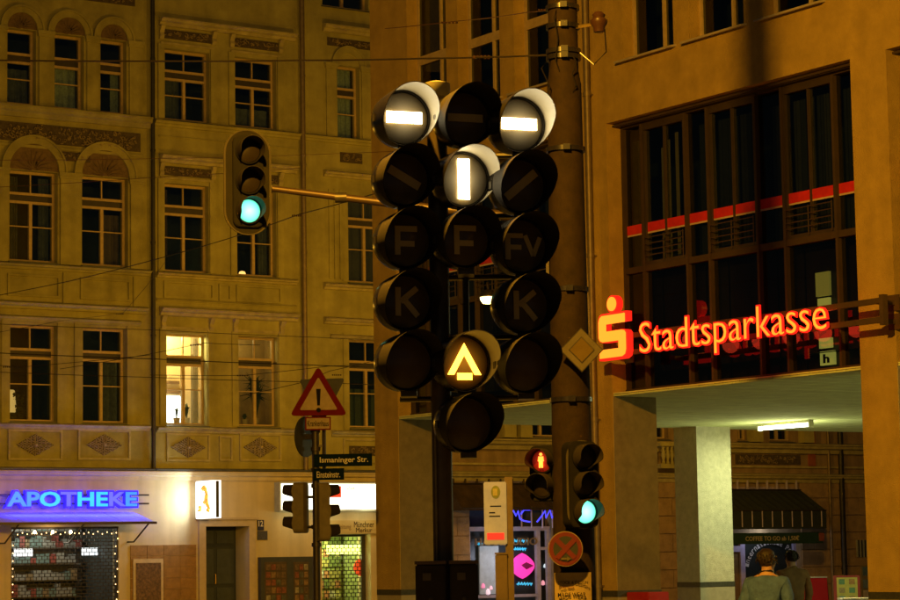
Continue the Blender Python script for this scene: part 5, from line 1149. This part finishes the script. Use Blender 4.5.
wire('reddish upper wire with insulators stretched past the tall office windows', [(385, 28.5, 26), (456, 21, 25), (528, 12, 22), (562, 8, 20)], .006, wc, ins=((450, 22.5, 25, 9), (545, 10, 21, 7)))
g_ = 'thin wires over the square'
wire('thin wire running level below the arched window frieze', [(-80, 160, 30), (160, 158.5, 32), (420, 150, 36)], .005, wc, g_)
wire('thin wire slanting up past the second floor arches', [(-80, 191, 34), (160, 177, 33), (300, 168, 32)], .005, wc, g_)
wire('slanting wire passing behind the hung traffic light', [(-60, 306, 40), (70, 281, 38), (207, 245, 34), (300, 214, 30), (400, 186, 27)], .008, ins=((297, 215.5, 30, 5),))
wire('wire slanting up from the pharmacy side to the downpipe', [(-60, 342, 42), (60, 321, 44), (123, 313, 46), (165, 262, 57)], .007, ins=((120, 314, 46, 4),))
for y0, y1, y2, r, lb in ((323, 331, 338, .007, 'thin level wire just above the lit first floor windows'), (352, 360, 366, .011, 'thick level wire crossing the transoms of the lit windows'), (371.5, 378.5, 383, .008, 'thin level wire crossing the lower sashes of the lit windows')):
    wire(lb, [(-80, y0-3, 38), (155, y1-1, 39), (310, y2-1, 40), (420, y2+3, 41)], r, None, 'level contact wires')
for lb_, p_, i_ in (('short wire rising to a clip on the lit window frame', [(60, 369, 40), (150, 354, 40), (203, 343, 40), (260, 345, 41)], ((196, 345, 40, 6),)), ('wire with dark clip slanting by the dim plant window', [(-60, 360, 38), (20, 367, 39), (150, 355, 41)], ((8, 367, 39, 5),)), ('wire slanting up behind the exclamation sign', [(240, 396, 41), (300, 383, 40), (330, 371, 40), (420, 350, 39)], ((337, 375, 40, 5),)), ('wire with black clip in front of the plant window', [(150, 375, 40), (243, 375.5, 40), (330, 366, 40), (420, 363, 40)], ((243, 375.5, 40, 6), (275, 363, 40, 2)))):
    wire(lb_, p_, .007, None, None, i_)

# ---------------------------------------------------------------- street lamps of the square and added ones out of view
def street_lamp(label, x, y, H, arm, power, rotz=0):
    t = thing('street_lamp', label, 'street lamp', (x, y, 0), rotz, 'sodium street lamps')
    MB().lathe([(.16, 0), (.16, .9), (.1, 1.0), (.07, H), (0, H)], (0, 0, 0), 'Z', 16).build('post', polem, t)
    MB().tube([(0, 0, H-.05), (arm*.5, 0, H+.18), (arm, 0, H+.2)], .035, 8).build('arm', polem, t)
    MB().lathe([(.03, .18), (.2, .12), (.28, .02), (.28, 0), (.25, 0)], (arm, 0, H+.02), 'Z', 20).build('shade', steel, t)
    g = MB().lathe([(.0, -.12), (.1, -.1), (.17, -.04), (.18, .0)], (arm, 0, H), 'Z', 16).build('bulb_bowl', glow('sodium_glow', (1, .55, .12), 8), t)
    light('sodium_light', 'POINT', power, SODIUM, (arm, 0, H-.2), t, .16)
    return t
def span_lamp(label, A_, B_, f, drop, power):
    """lamp hung from a span wire between two poles"""
    A_, B_ = Vector(A_), Vector(B_); q = A_.lerp(B_, f) - Vector((0, 0, .35)); t = thing('span_lamp', label, 'street lamp', q)
    MB().tube([A_-q, Vector((0, 0, 0)), B_-q], .008, 6).build('span_wire', wm, t)
    MB().tube([(0, 0, 0), (0, 0, -drop)], .012, 6).build('hanger', steel, t)
    MB().lathe([(.03, .02), (.16, -.05), (.27, -.16), (.28, -.2), (.25, -.2)], (0, 0, -drop), 'Z', 20).build('shade', steel, t)
    MB().lathe([(.0, -.34), (.1, -.32), (.17, -.26), (.2, -.2)], (0, 0, -drop), 'Z', 16).build('bulb_bowl', glow('sodium_glow', (1, .55, .12), 8), t)
    light('sodium_light', 'POINT', power, SODIUM, (0, 0, -drop-.42), t, .16)
t = thing('catenary_pole', 'second tall brown tram pole standing at the near kerb', 'pole', (-4.45, .8, 0))
MB().lathe([(.24, 0), (.24, .05), (.185, .08), (.15, 4), (.12, 10.5), (0, 10.55)], (0, 0, 0), 'Z', 20).build('shaft', polem, t)
MB().lathe([(.11, -.03), (.15, -.03), (.15, .03), (.11, .03)], (0, 0, 10.2), 'Z', 16).build('clamp', black, t)
span_lamp('sodium lamp hung on a span wire high above the tram signals', (-4.45, .8, 10.2), (pb.x, DP, 10.6), .61, .9, LAMP_POWER['near'])
street_lamp('sodium street lamp on the far kerb beside the pharmacy house', -15, 48, 6.0, .6, LAMP_POWER['left'])
street_lamp('added low sodium lamp hidden behind the corner pillar of the bank', -1.1, 49.5, 4.2, -.25, LAMP_POWER['back'])  # unseen lamp, added to brighten the lower fronts of the old houses
street_lamp('added unseen sodium lamp in the side street facing the coffee bar', 11.5, 62.5, 6.4, -1.6, LAMP_POWER['side'])  # added out of sight behind the bank to brighten the coffee bar row
span_lamp('sodium lamp hung over the side street between bank and old houses', OLD.world(9, -.05, 11.0), BANK.world(-6.42, 5.0, 11.2), .46, .9, LAMP_POWER['street'])
# small hanging lamp seen between the signal heads
q = P(488, 296, 35); t = thing('hanging_lamp', 'small lit street lamp hanging between the signal heads', 'lamp', q)
MB().lathe([(.0, .1), (.08, .085), (.13, .03), (.135, -.01), (.12, -.02)], (0, 0, 0), 'Z', 20).build('shade', steel, t)
MB().lathe([(.12, -.02), (.115, -.06), (.08, -.11), (.0, -.125)], (0, 0, 0), 'Z', 20).build('bulb_bowl', glow('lamp_bowl', (1, .72, .3), 6), t)
w_ = BANK.px(488, 292, 0)
wq = BANK.world(w_[0], 0, w_[1]) - q
MB().tube([(0, 0, .1), (0, 0, .2), (wq.x*.5, wq.y*.5, .25), (wq.x, wq.y, .2)], .018, 8).build('wall_arm', steel, t)
light('hanging_light', 'POINT', LAMP_POWER['hung'], SODIUM, (0, 0, -.22), t, .1)
